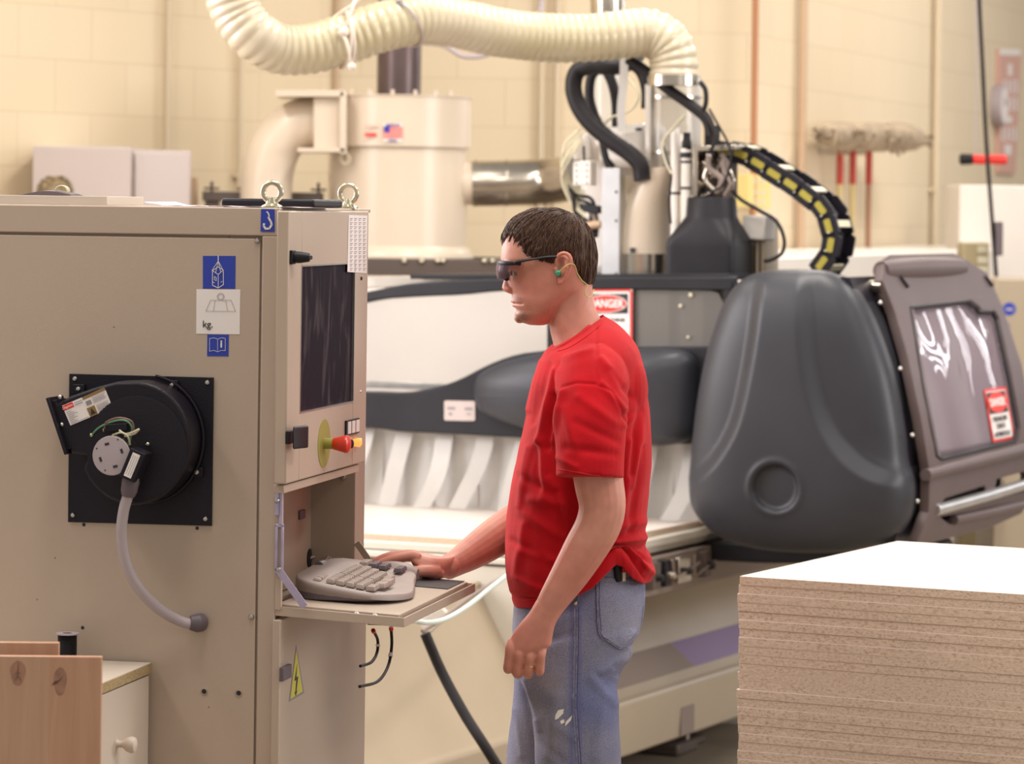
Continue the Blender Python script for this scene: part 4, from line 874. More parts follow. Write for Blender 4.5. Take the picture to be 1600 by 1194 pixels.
# hood top bump, handle bars, ledge and inner dark frame
q0, q1 = hpt(1384, 424), hpt(1500, 418)
b = MB(); rs = []
for i in range(13):
    u = i/12; y = q0.y-.03+(q1.y-q0.y+.05)*u; e = math.sin(math.pi*(.06+.88*u))**.18
    rs.append([Vector((hx(1.60)+.035*math.cos(t)*e-.01, y, 1.618+.04*e*math.sin(t))) for t in [2*math.pi*k/20 for k in range(20)]])
b.rings(rs).build('hood_grip', 'hood', mac, smooth=60)
for a, b_, r in (((1462, 797), (1600, 757), .018), ((1490, 812), (1600, 788), .016)):
    p0, p1 = hpt(*a, .012), hpt(*b_, .012); MB().tube([p0, p0.lerp(p1, .5)+Vector((.008, 0, 0)), p1], r, 14).build('handle_bar', 'alu' if r > .017 else 'hood', mac, bevel=.002)
p0, p1 = hpt(1446, 742, .010), hpt(1612, 700, .010); MB().tube([p0, p0.lerp(p1, .5), p1], [.018, .022, .022], 14).build('hood_ledge', 'hood', mac)
for a, b_ in (((1405, 432), (1416, 448)), ((1538, 432), (1548, 446))): p0, p1 = hpt(*a, .013), hpt(*b_, .013); MB().tube([p0, p1], [.011, .013], 10, flat=.5).build('hood_slot', 'ink', mac)
p0, p1 = hpt(1528, 455, .012), hpt(1540, 482, .012); MB().obox((p0+p1)/2, p1-p0, (.006, 0, 0), (0, .07, 0)).build('hood_sticker', 'greyhose', mac)
def strip2(nm, m, ya, yb, xo, z0, z1, th=.02):
    rs = []
    for i in range(25):
        z = z0+(z1-z0)*i/24; x = hx(z)-xo; rs.append([Vector((x, ya, z)), Vector((x, yb, z)), Vector((x-th, yb, z)), Vector((x-th, ya, z))])
    return MB().rings(rs).build(nm, m, mac, smooth=50)
inner = strip2('inner_frame', 'black', .70, .95, .035, .76, 1.60, .03)
strip2('hood_rear_wall', 'dark', 1.72, 1.74, .05, .80, 1.58, .55)
MB().box(.10, .70, .86, 1.7, .80, .84).build('hood_floor', 'dark', mac, bevel=.01)
strip2('hood_core', 'hood', 1.05, 1.10, .20, .84, 1.50, .3)
strip2('cavity_shade', 'black', .9, 1.75, .075, .82, 1.02, .02)  # black sheet behind the openings, standing in for the shade inside
for a in ((1376, 473), (1407, 576), (1426, 680), (1434, 783)):
    p = MAC.ray(*a, 1, .70); MB().sph(p+Vector((0, -.003, 0)), .0065, 10, 6).build('frame_screw', 'steel', mac)
MB().tube([mq(1335, 447, .88), mq(1380, 449, .86)], .022, 14).build('hinge_bar', 'galv', mac)
MB().tube([mq(1335, 465, .9), mq(1385, 470, .88)], .03, 14).build('hinge_housing', 'rubber', mac)
MB().pq(MAC, [(1352, 446), (1378, 420), (1378, 446)], 1, .9, .1).build('hinge_bracket', 'dark', mac)
# front strut and cable low on the machine
def pD(pts): return [MAC.l(at(x, y, D)) for x, y, D in pts]
MB().tube(spline(pD([(664, 990, 9.0), (690, 1050, 9.0), (725, 1115, 8.95), (760, 1170, 8.9), (800, 1235, 8.9)]), 8), .0135, 14).build('black_hose', 'rubber', mac)
MB().tube(pD([(660, 987, 9.02), (700, 960, 9.1), (735, 933, 9.3), (800, 893, 9.7)]), .006, 8).build('thin_strut', 'taupe', mac)
MB().pq(MAC, [(650, 970), (690, 950), (700, 962), (668, 992)], 1, -.9, .02).build('strut_clamp', 'machpale', mac, bevel=.002)
MB().tube(spline(pD([(640, 968, 8.2), (665, 973, 8.2), (695, 968, 8.4), (730, 948, 8.8), (765, 920, 9.2), (800, 893, 9.6), (840, 860, 9.9)]), 8), .0062, 10).build('pale_cable', 'cable', mac)
# ------------------------------------------------------------------ head, ducts and hoses behind the gantry
HY = 1.15
def hv(px, py, y=HY): return mq(px, py, y)
def hpath(pts, r, m, nm, y=HY, n=8, seg=12, rib=0):
    P = spline([hv(*q, y) if len(q) == 2 else hv(*q) for q in pts], n)
    rr = [r*(1+rib*(i % 2)) for i in range(len(P))] if rib else r
    return MB().tube(P, rr, seg).build(nm, m, mac)
S_ = 1/480          # metres per pixel near the head
MB().pq(MAC, [(940, 263), (968, 262), (968, 434), (939, 434)], 1, HY-.12, .05).build('aluminium_column', 'alu', mac, bevel=.002)
for y in (300, 345, 428): p = hv(963, y, HY-.12); MB().lathe([(.005, 0), (0, .001)], (p.x, p.y-.001, p.z), (0, -1, 0), 10).build('column_bolt', 'ink', mac)
MB().pq(MAC, [(900, 215), (1010, 195), (1012, 330), (965, 434), (900, 434)], 1, HY+.12, .25).build('spindle_housing', 'creamw', mac, bevel=.04)
MB().pq(MAC, [(932, 200), (1010, 190), (1012, 262), (930, 262)], 1, HY+.02, .2).build('spindle_cap', 'creamw', mac, bevel=.03)
p = hv(998, 202, HY); MB().sph(p, (.014, .004, .006), 10, 6).build('cap_port', 'ink', mac)
sb = MB().pq(MAC, [(895, 252), (923, 251), (923, 290), (895, 290)], 1, HY-.02, .05).build('terminal_block', 'lam', mac, bevel=.003)
for x in (901, 909.5, 917):
    for y in (258, 267, 276, 286): p = hv(x, y, HY-.021); MB().lathe([(.0035 if x != 909.5 else .002, 0), (0, .0008)], p, (0, -1, 0), 8).build('terminal_hole', 'ink', sb)
MB().pq(MAC, [(895, 218), (906, 208), (918, 210), (923, 220), (923, 250), (895, 250)], 1, HY+.04, .05).build('relay_cover', 'creamw', mac, bevel=.004)
hpath([(912, 228), (913, 262)], .004, 'ink', 'relay_lead', HY-.01)
rn = random.Random(5)
for k in range(9): hpath([(912-rn.uniform(0, 8), 200+3*k), (886-rn.uniform(0, 6), 226+4*k), (878+rn.uniform(0, 6), 258+3*k), (892, 285+4*k), (915, 300+5*k)], .0035, 'wirey', 'loom_wire', HY-.0-.004*k)
for k in range(7): hpath([(884+2*k, 288+2*k), (900, 305+5*k), (920+rn.uniform(-4, 6), 312+9*k), (934, 350+3*k)], .006, rn.choice(['rubber', 'taupe', 'rubber']), 'loom_cable', HY-.01-.004*k)
MB().pq(MAC, [(901, 330), (920, 332), (920, 362), (901, 360)], 1, HY-.03, .04).build('valve_block', 'lam', mac, bevel=.003)
MB().pq(MAC, [(905, 318), (935, 322), (935, 334), (905, 332)], 1, HY-.03, .04).build('valve_block', 'dark', mac, bevel=.003)
p = hv(926, 352, HY-.05); MB().lathe([(.012, -.02), (.014, 0), (.012, .03)], p, (1, 0, .1), 14).build('air_fitting', 'orange' if 0 else 'pinkpipe', mac)
# cream funnel on a metal collar
def ellring(px, py, rx, rz_tilt, ry, y=HY, n=28):
    c = hv(px, py, y); return [Vector((c.x+rx*S_*math.cos(t)*1.04, c.y+ry*S_*math.sin(t), c.z+rz_tilt*S_*math.cos(t))) for t in [2*math.pi*k/n for k in range(n)]]
MB().rings([ellring(1002, 438, 44, 0, 44), ellring(1002, 390, 45, 0, 45)]).build('metal_collar', 'galv', mac)
MB().rings([ellring(1002, 396, 46, 0, 46), ellring(1001, 382, 46, 0, 46), ellring(1002, 360, 44, 3, 44), ellring(1006, 338, 41, 6, 42), ellring(1012, 316, 38, 6, 40), ellring(1021, 296, 34, 3, 38), ellring(1031, 276, 31, 3, 36), ellring(1040, 262, 30, 1, 34)]).build('cream_funnel', 'cream', mac, smooth=60)
MB().rings([ellring(995, 312, 16, 0, 18), ellring(995, 276, 21, 0, 22)]).build('funnel_inlet', 'cream', mac)
p = hv(988, 391, HY-.1); MB().box(p.x-.008, p.x+.008, p.y, p.y+.01, p.z-.008, p.z+.008).build('collar_clip', 'ink', mac)
# clear duct rising to the flexible duct
MB().rings([ellring(1052, y, 42, 0, 42, HY+.05) for y in (305, 270, 230, 190, 150, 122)]).build('clear_duct', 'tube', mac)
MB().rings([ellring(1052, 300, 30, 0, 30, HY+.05), ellring(1052, 210, 22, 0, 22, HY+.05)]).build('duct_spindle', 'galv', mac)
for y in (150, 236): MB().rings([ellring(1052, y, 43.5, 0, 43.5, HY+.05), ellring(1052, y+5, 43.5, 0, 43.5, HY+.05)]).build('duct_band', 'galv', mac)
MB().pq(MAC, [(1008, 132), (1014, 132), (1014, 250), (1008, 250)], 1, HY-.05, .02).build('duct_edge_strip', 'creamw', mac)
MB().rings([ellring(950, 240, 24, 0, 24, HY+.25), ellring(950, 110, 24, 0, 24, HY+.25)]).build('rear_clear_duct', 'tube', mac)
# rods, bracket, hopper, motor
for x0, x1, m, y in ((1048, 1062, 'creamw', HY-.1), (1064, 1079, 'lam', HY-.12)):
    c0, c1 = hv((x0+x1)/2, 436, y), hv((x0+x1)/2, 232 if x0 > 1060 else 200, y); MB().tube([c0, c1], (x1-x0)/2*S_, 16).build('lift_cylinder', m, mac)
    for yy in ((238, 251, 292) if x0 > 1060 else (300,)): a, c = hv((x0+x1)/2, yy, y), hv((x0+x1)/2, yy+(9 if yy == 238 else 4), y); MB().tube([a, c], (x1-x0)/2*S_*1.06, 16).build('cylinder_band', 'ink', mac)
c = hv(1073, 222, HY-.12); MB().lathe([(.010, -.03), (.016, -.02), (.016, .0), (.012, .01), (.012, .03)], c, (0, 0, 1), 14).build('cylinder_head', 'rubber', mac)
MB().pq(MAC, [(1082, 228), (1150, 226), (1150, 234), (1090, 236), (1090, 308), (1082, 308)], 1, HY-.14, .10).build('head_bracket', 'galv', mac, bevel=.003)
MB().pq(MAC, [(1088, 234), (1135, 232), (1135, 308), (1088, 308)], 1, HY-.03, .1).build('bracket_plate', 'taupe', mac, bevel=.003)
for k in range(16):
    x = 1094+rn.uniform(0, 36); y = 240+rn.uniform(0, 20)
    hpath([(x, y), (x+rn.uniform(-12, 16), y+18), (x+rn.uniform(-10, 20), y+38), (x+rn.uniform(-6, 12), min(y+58, 306))], rn.choice([.004, .006, .009]), rn.choice(['rubber', 'galv', 'kbd', 'taupe', 'galv', 'wbrown']), 'bracket_wire', HY-.05-.006*k)
MB().rings([ellring(1112, 236, 11, 0, 12, HY-.05), ellring(1113, 196, 12, 0, 12, HY-.05)]).build('hose_cuff', 'rubber', mac)
def sqring(px, py, rx, ry, k, y=HY-.1, n=32):
    c = hv(px, py, y); out = []
    for i in range(n):
        t = 2*math.pi*(i+.5)/n; a, b_ = math.cos(t), math.sin(t); e = 1-k*.88; out.append(Vector((c.x+rx*S_*1.04*(abs(a)**e)*(1 if a > 0 else -1), c.y+ry*S_*(abs(b_)**e)*(1 if b_ > 0 else -1), c.z)))
    return out
MB().rings([sqring(1112, 308, 34, 34, 0), sqring(1112, 311, 36, 36, 0), sqring(1112, 338, 38, 38, 0), sqring(1111, 345, 41, 40, .15), sqring(1110, 362, 48, 44, .6), sqring(1109, 376, 52, 46, .95), sqring(1109, 386, 53, 46, 1), sqring(1109, 436, 53, 46, 1)]).build('black_hopper', 'blackplastic', mac, smooth=35)
MB().pq(MAC, [(1166, 338), (1196, 340), (1196, 436), (1168, 436)], 1, HY-.0, .12).build('servo_motor', 'mach', mac, bevel=.006)
MB().pq(MAC, [(1160, 336), (1196, 338), (1194, 376), (1160, 374)], 1, HY-.02, .10).build('motor_cap', 'creamw', mac, bevel=.006)
for x in (1170, 1178, 1186): MB().pq(MAC, [(x, 378), (x+3, 378), (x+3, 434), (x, 434)], 1, HY-.004, .004).build('motor_fin', 'galv', mac)
# hoses
HB = HY-.08
hpath([(1004, 282), (1000, 258), (984, 240), (955, 220), (925, 195), (905, 168), (896, 138), (902, 112), (925, 103), (962, 104, HB+.02), (990, 92, HB+.12), (1005, 60, HB+.3)], .027, 'rubber', 'thick_hose', HB, 14, 14, .05)
hpath([(955, 262), (948, 245), (940, 205), (928, 178), (921, 150), (925, 118), (945, 104)], .016, 'rubber', 'thin_hose', HY+.03)
hpath([(944, 104), (956, 128), (963, 160), (964, 205)], .017, 'rubber', 'thin_hose', HY+.06)
hpath([(985, 96), (1003, 112), (1012, 140), (1012, 170)], .022, 'rubber', 'thin_hose', HY-.0)
hpath([(982, 92), (1010, 112), (1045, 140), (1080, 165), (1103, 185), (1112, 212)], .0175, 'rubber', 'thick_hose', HY-.16, 14, 12, .05)
hpath([(1094, 128), (1102, 140), (1103, 160), (1098, 176)], .008, 'rubber', 'thin_hose', HY-.17)
hpath([(1098, 176), (1114, 200), (1116, 222), (1108, 240)], .006, 'rubber', 'thin_hose', HY-.18)
hpath([(1108, 170), (1122, 195), (1140, 230), (1140, 260), (1128, 290), (1110, 300)], .004, 'rubber', 'thin_cable', HY-.17)
hpath([(1125, 262), (1150, 305), (1185, 328), (1212, 345), (1225, 372), (1222, 395), (1205, 406), (1194, 408)], .006, 'rubber', 'looping_cable', HY-.10)
hpath([(921, 108), (935, 102), (965, 112), (985, 128), (998, 150), (985, 172), (955, 184), (940, 200)], .004, 'wirey', 'loom_wire', HY-.04)
hpath([(1070, 180), (1052, 200), (1036, 222), (1040, 250), (1050, 272)], .005, 'wirey', 'loom_wire', HY-.16)
hpath([(1036, 228), (1042, 250), (1049, 272), (1046, 310), (1048, 350)], .004, 'rubber', 'thin_cable', HY-.16)
P_ = spline([hv(975, 90, HY-.12), hv(974, 130, HY-.12), hv(970, 170, HY-.12), hv(972, 206, HY-.12)], 6)
MB().rings([[q+Vector((-.014, 0, 0)), q+Vector((.014, 0, 0)), q+Vector((.014, .002, 0)), q+Vector((-.014, .002, 0))] for q in P_]).build('hanging_strap', 'strip', mac)
# energy chain
CH = [(1131, 236), (1157, 241), (1184, 255.5), (1209, 272), (1235, 288), (1259, 306), (1282, 325), (1294, 353), (1297.5, 383), (1284, 411), (1262, 432)]
CY = HY-.06
for i in range(len(CH)-1):
    a, c = hv(*CH[i], CY), hv(*CH[i+1], CY)
    if i == 0: prev = (c-a)
    ctr = a; d = ((hv(*CH[i+1], CY)-hv(*CH[max(i-1, 0)], CY))); d.y = 0; d = d.normalized(); nn_ = Vector((-d.z, 0, d.x))
    if nn_.z < 0 and i < 7: nn_ = -nn_
    if i >= 7 and nn_.x < 0: nn_ = -nn_
    L = (c-a).length*1.22; hh_ = .066; W_ = .13
    def lk(off, th, m, nm, par, l=L, h=hh_):
        pts = []
        for sx, sg in ((1, -1), (-1, 1)):
            for k in range(7): t = R(-90+30*k)*1; pts.append(ctr+Vector((0, off, 0))+d*(sx*(l/2-h*.18)+sx*math.cos(t)*h*.18)+nn_*(sx*math.sin(t)*h*.46))
        return MB().prism(pts, (0, th, 0)).build(nm, m, par, smooth=0)
    ln = lk(0, .012, 'black', 'chain_link', mac); lk(W_, .012, 'black', 'rear_link', ln)
    lk(-.003, .003, 'chainy', 'yellow_insert', ln, L*.60, hh_*.34)
    if i % 2: MB().obox(ctr+Vector((0, W_/2+.006, 0))+nn_*hh_*.38, d*L*.30, (0, W_, 0), nn_*.006).build('cross_bar', 'wirey', ln)
    MB().obox(ctr+Vector((0, W_/2+.006, 0))-nn_*hh_*.44, d*L*.9, (0, W_, 0), nn_*.006).build('inner_bar', 'black', ln)
    MB().tube([ctr+Vector((0, .03, 0))-d*L*.5, ctr+Vector((0, .03, 0))+d*L*.5], .012, 8).tube([ctr+Vector((0, .07, 0))-d*L*.5, ctr+Vector((0, .07, 0))+d*L*.5], .014, 8).build('chain_cable', 'black', ln)
    MB().sph(ctr-d*L*.48-nn_*hh_*.2+Vector((0, -.001, 0)), .004, 8, 6).build('link_pin', 'steel', ln)
# ------------------------------------------------------------------ flexible duct overhead
def fx(px, py, D): return at(px, py, D)
ctrl = [(352, -70, 10.55), (357, -20, 10.55), (371, 22, 10.55), (397, 55, 10.55), (436, 76, 10.59), (487, 76, 10.63), (540, 61, 10.67), (597, 42, 10.71), (655, 30, 10.79), (715, 37, 10.88), (775, 50, 10.96), (840, 58, 11.04), (905, 60, 11.08), (965, 55, 11.10), (1010, 52, 11.12), (1040, 66, 11.12), (1052, 92, 11.12), (1053, 125, 11.12)]
P = spline([fx(*q) for q in ctrl], 10)
# resample evenly
cum = [0]
for a, c in zip(P, P[1:]): cum.append(cum[-1]+(c-a).length)
tot = cum[-1]; NS = 900; Q = []; j = 0
for i in range(NS+1):
    s = tot*i/NS
    while j < len(cum)-2 and cum[j+1] < s: j += 1
    Q.append(P[j].lerp(P[j+1], (s-cum[j])/max(1e-9, cum[j+1]-cum[j])))
rad = [.0765*(.955+.065*abs(math.cos(math.pi*(tot*i/NS)/.027))**1.3+.012*math.sin(i*.05)) for i in range(NS+1)]
fxd = thing('flexible_duct', fx(1053, 125, 11.12), 0, 'ribbed cream flexible duct snaking overhead to the router head', 'duct')
MB().tube(Q, rad, 40).build('ribbed_hose', 'duct', fxd, world=True, smooth=80)
MB().tube([fx(1053, 118, 11.12), fx(1053, 134, 11.12)], .084, 32).build('end_cuff', 'galv', fxd, world=True)
def loopat(i, r, rr, m, nm, tilt=0, n=40):
    c = Q[i]; t = (Q[i+2]-Q[i-2]).normalized(); u = Vector((0, 0, 1)); u = (u-t*u.dot(t)).normalized(); b_ = t.cross(u)
    MB().tube([c+(u*math.cos(a)+b_*math.sin(a))*r+t*tilt*math.cos(a) for a in [2*math.pi*k/n for k in range(n)]], rr, 8, closed=True).build(nm, m, fxd, world=True)
def nearq(px, py): c = fx(px, py, 11.3); return min(range(5, NS-5), key=lambda i: (Q[i].x-c.x)**2+(Q[i].z-c.z)**2)
i0 = nearq(545, 60); loopat(i0, .082, .005, 'rope', 'rope_tie', .03); loopat(i0+5, .083, .005, 'rope', 'rope_tie', .02)
def rp(pts): MB().tube(spline([fx(*q) for q in pts], 8), .0048, 8).build('rope_end', 'rope', fxd, world=True)
rp([(532, 54, 10.59), (540, 62, 10.57), (545, 80, 10.57), (548, 102, 10.59)]); rp([(534, 52, 10.59), (545, 30, 10.58), (552, 8, 10.59), (560, -10, 10.64)]); rp([(530, 44, 10.59), (520, 30, 10.64), (556, 4, 10.64), (566, -6, 10.64)])
MB().sph(fx(549, 104, 10.59), .013, 10, 8).build('rope_knot', 'rope', fxd, world=True); MB().sph(fx(537, 50, 10.58), .016, 10, 8).build('rope_knot', 'rope', fxd, world=True)
i0 = nearq(632, 35); loopat(i0, .083, .003, 'greyhose', 'wire_clamp', -.035); MB().obox(fx(625, 7, 10.69), (.02, 0, 0), (0, .02, 0), (0, 0, .025)).build('clamp_screw', 'steel', fxd, world=True)
# ------------------------------------------------------------------ dust collector behind
DC = 13.3; dp = at(622, 400, DC); dust = thing('dust_collector', (dp.x, dp.y, 0), 0, 'cream cylindrical dust collector on a dark steel frame behind the flexible duct', 'machine')
K = DC/F
def zz(py): return at(622, py, DC).z
MB().lathe([(106*K, zz(398)), (106*K, zz(228))], (0, 0, 0), (0, 0, 1), 64).build('drum', 'cream', dust)
MB().lathe([(110*K, zz(231)), (112*K, zz(230)), (112*K, zz(154)), (114*K, zz(153)), (114*K, zz(151)), (0, zz(151))], (0, 0, 0), (0, 0, 1), 64).build('upper_drum', 'cream', dust)
MB().lathe([(106*K, zz(384)), (110*K, zz(386)), (118*K, zz(398)), (118*K, zz(402))], (0, 0, 0), (0, 0, 1), 64).build('drum_flange', 'cream', dust)
MB().lathe([(34.5*K, zz(154)), (34.5*K, zz(20)), (34.5*K, zz(-60))], (-.005, 0, 0), (0, 0, 1), 32).build('stack_pipe', 'galvdark', dust)
for px_ in (553, 582, 617, 652, 683, 705): q = at(px_, 150, DC); a = (q.x-dp.x)/(111*K); MB().lathe([(.007, 0), (.007, .02)], (q.x-dp.x, -111*K*math.sqrt(max(0, 1-a*a)), zz(152)), (0, 0, 1), 8).build('rim_bolt', 'cream', dust)
MB().pq(W0, [(490, 142), (537, 142), (539, 238), (490, 238)], 1, DC-.26, .30).build('inlet_box', 'cream', dust, bevel=.005) if 0 else None
def dl(px, py, D=DC): q = at(px, py, D); return Vector((q.x-dp.x, q.y-dp.y, q.z))
def dbox(nm, m, pts, D, th, bev=.004): return MB().prism([dl(x, y, D) for x, y in pts], (0, th, 0)).build(nm, m, dust, bevel=bev)
dbox('inlet_box', 'cream', [(490, 152), (532, 150), (534, 232), (490, 232)], DC-.25, .32)
dbox('inlet_flange', 'cream', [(430, 141), (537, 141), (537, 151), (430, 151)], DC-.28, .36, .002)
dbox('inlet_flange', 'cream', [(531, 143), (541, 143), (541, 240), (531, 240)], DC-.28, .36, .002)
dbox('inlet_flange', 'cream', [(465, 231), (539, 231), (539, 238), (465, 238)], DC-.28, .36, .002)
b = MB(); P_ = spline([dl(415, 330, DC-.1), dl(416, 300, DC-.1), dl(420, 262, DC-.1), (dl(430, 230, DC-.1)), dl(450, 205, DC-.1), dl(476, 193, DC-.1), dl(500, 191, DC-.1)], 8)
b.tube(P_, [40*K*(1+.0*i) for i in range(len(P_))], 32).build('elbow_duct', 'cream', dust, smooth=60)
MB().lathe([(39.5*K, -.012), (40.5*K, 0), (39.5*K, .012)], dl(492, 191, DC-.1), (1, 0, 0), 32).build('elbow_seam', 'wirey', dust)
lb = dbox('flag_label', 'lam', [(599, 194), (629, 194), (629, 221), (599, 221)], DC-112*K-.004, .006, 0)
fl = MB(); D_ = DC-112*K-.006
for k in range(7): fl.prism([dl(x, y, D_) for x, y in ((599, 198+2.8*k), (629, 198+2.8*k), (629, 199.4+2.8*k), (599, 199.4+2.8*k))], (0, .001, 0))
fl.build('flag_stripes', 'redst', lb, smooth=0)
MB().prism([dl(x, y, D_-.001) for x, y in ((600, 197), (609, 197), (609, 206.5), (600, 206.5))], (0, .001, 0)).build('flag_canton', 'bluest', lb, smooth=0)
text('MADE IN', .0125, dl(614, 195.5, D_-.001), FY, 'bluest', lb, 'flag_words', bold=.0004); text('U.S.A.', .0135, dl(614, 219.5, D_-.001), FY, 'bluest', lb, 'flag_words', bold=.0004)
dbox('red_label', 'redst', [(570, 208), (588, 208), (588, 213), (570, 213)], DC-112*K*.98, .004, 0); dbox('red_label', 'signpink', [(569, 197), (590, 197), (590, 199.5), (569, 199.5)], DC-112*K*.98, .004, 0)
MB().tube([(q.x, q.y, q.z) for q in [dl(539+7*math.cos(t), 248+8*math.sin(t), DC-.22) for t in [2*math.pi*k/20 for k in range(20)]]], .004, 8, closed=True, up=(0, 1, 0)).build('lifting_ring', 'wirey', dust)
P_ = [dl(716, 287, DC-.02), dl(742, 287, DC-.02)]; MB().tube(P_, 33*K, 32).build('outlet_collar', 'cream', dust, bevel=.01)
P_ = [dl(738, 287, DC-.02), dl(800, 286, DC-.02), dl(860, 283, DC-.05), dl(905, 276, DC-.15)]
sd = MB().tube(spline(P_, 6), 35.5*K, 32).build('silver_duct', 'galv', dust)
for x in (742, 790, 835, 850): a, c = dl(x, 286, DC-.02), dl(x+3, 286, DC-.02); MB().tube([a, c], 37*K, 32).build('duct_seam', 'galv', sd)
# frame
z0, z1 = zz(434), zz(402)
for x0, x1 in ((505, 783),):
    a, c = dl(x0, 402), dl(x1, 402)
    for yy in (-.36, .34): MB().box(a.x, c.x, yy, yy+.05, z0, z1).build('frame_beam', 'frame', dust, bevel=.003)
    for x in (a.x, c.x-.06):
        MB().box(x, x+.06, -.34, .36, z0, z1-.002).build('frame_beam', 'frame', dust, bevel=.003)
        for yy in (-.36, .33): MB().box(x, x+.06, yy, yy+.06, 0, z0+.01).build('frame_leg', 'frame', dust, bevel=.003)
for px_ in (632, 659, 684, 692, 757, 770): q = dl(px_, 408, DC-.365); MB().sph(q, .010, 8, 6).build('frame_bolt', 'zinc', dust)
MB().box(dl(318, 300).x, dl(505, 300).x, -.05, .05, zz(318), zz(303)).build('side_rail', 'frame', dust, bevel=.003)
for px_ in (330, 381, 497):
    q = dl(px_, 300, DC-.05); MB().lathe([(.006, 0), (.006, .045)], (q.x, -.03, zz(306)), (0, 0, 1), 10).lathe([(.03, .0), (.03, .008)], (q.x, -.03, zz(300)), (0, 0, 1), 14).build('clamp_screw', 'frame', dust)
for px_ in (322, 400): q = dl(px_, 300); MB().box(q.x, q.x+.05, -.04, .04, 0, zz(316)).build('frame_leg', 'frame', dust)
sv = thing('steel_duct', at(945, -20, 12.6), 0, 'short piece of silver duct at the top edge above the flexible duct', 'duct')
P_ = [at(950, -90, 12.6), at(948, -30, 12.6), at(950, 12, 12.6), at(950, 30, 12.6)]; MB().tube(P_, 27*12.6/F, 28).build('duct_pipe', 'galv', sv, world=True)
MB().tube([at(951, -6, 12.6), at(951, -2, 12.6)], 29*12.6/F, 28).build('duct_seam', 'galv', sv, world=True)
hb = MB().tube(spline([at(640, 66, 12.9), at(690, 70, 12.9), at(725, 88, 12.9), at(765, 84, 12.9), at(800, 60, 13.0), at(840, 30, 13.1), at(850, -40, 13.2)], 10), .009, 10).build('sagging_cable', 'greyhose', None); tag(hb, 'grey cable sagging between the dark stack pipe and the flexible duct', 'cable')
# ------------------------------------------------------------------ white boxes on the left wall
def fbox(nm, m, px0, px1, py0, py1, D, dep, rot, label, cat, bev=.004):
    a, c = at(px0, py0, D), at(px1, py1, D); t = thing(nm, (a.x, a.y, c.z), R(rot), label, cat)
    wd = (c-a).xy.length if rot == 0 else None
    fr = Fr(a.x, a.y, rot); q = fr.ray(px1, py1, 1, 0)
    MB().box(0, q.x, 0, dep, 0, a.z-c.z).build('body', m, t, bevel=bev); return t, q.x, a.z-c.z, fr
t, wd, h, fr = fbox('wall_enclosure', 'boxgrey', 52, 203, 228, 345, 13.0, .38, 0, 'wide white metal box with two small holes on the left wall', 'box')
for px_ in (75, 174): q = fr.ray(px_, 231, 1, 0); MB().lathe([(.006, 0), (0, .001)], (q.x, -.0005, h-.012), (0, -1, 0), 10).build('mounting_hole', 'ink', t)
MB().box(0, wd, -.004, 0, .006, h-.006).build('lid', 'boxgrey', t, bevel=.002)
t, wd, h, fr = fbox('wall_enclosure', 'boxgrey', 206, 298, 234, 345, 13.05, .35, 24, 'narrow white metal box right of the wide one on the left wall', 'box')
MB().box(.01, wd-.01, -.012, 0, .01, h-.012).build('lid', 'boxgrey', t, bevel=.003)
t, wd, h, fr = fbox('small_junction_box', 'pinkpipe', 299, 307, 277, 330, 13.3, .06, 0, 'narrow tan strip of a box beside the narrow white box', 'box')
br = thing('bristle_brush', at(86, 300, 12.45), 0, 'round tan bristle brush in front of the wide white box', 'brush'); b = MB(); rb = random.Random(9)
b.sph(at(86, 300, 12.45), (.058, .05, .055), 20, 12)
for k in range(420):
    a = rb.uniform(0, math.pi*2); e = rb.uniform(-.1, 1.2); d = Vector((math.cos(a)*math.cos(e), math.sin(a)*math.cos(e), math.sin(e))); c = at(86, 300, 12.45); b.tube([c+Vector((d.x*.05, d.y*.04, d.z*.048)), c+Vector((d.x*.068, d.y*.055, d.z*.063))+Vector((rb.uniform(-.004, .004), 0, 0))], [.0016, .0006], 4)
b.build('bristles', 'bristle', br, world=True); MB().tube([at(86, 412, 12.45), at(86, 305, 12.45)], .02, 12).build('handle', 'brown', br, world=True)
stb = MB().box(0, 1.3, 0, .7, 0, 1.60).build('wall_bench', 'mach', None, bevel=.01); q = at(-10, 320, 12.4); stb.location = (q.x-.2, 12.3, 0); tag(stb, 'beige bench behind the control cabinet carrying the white boxes', 'bench')
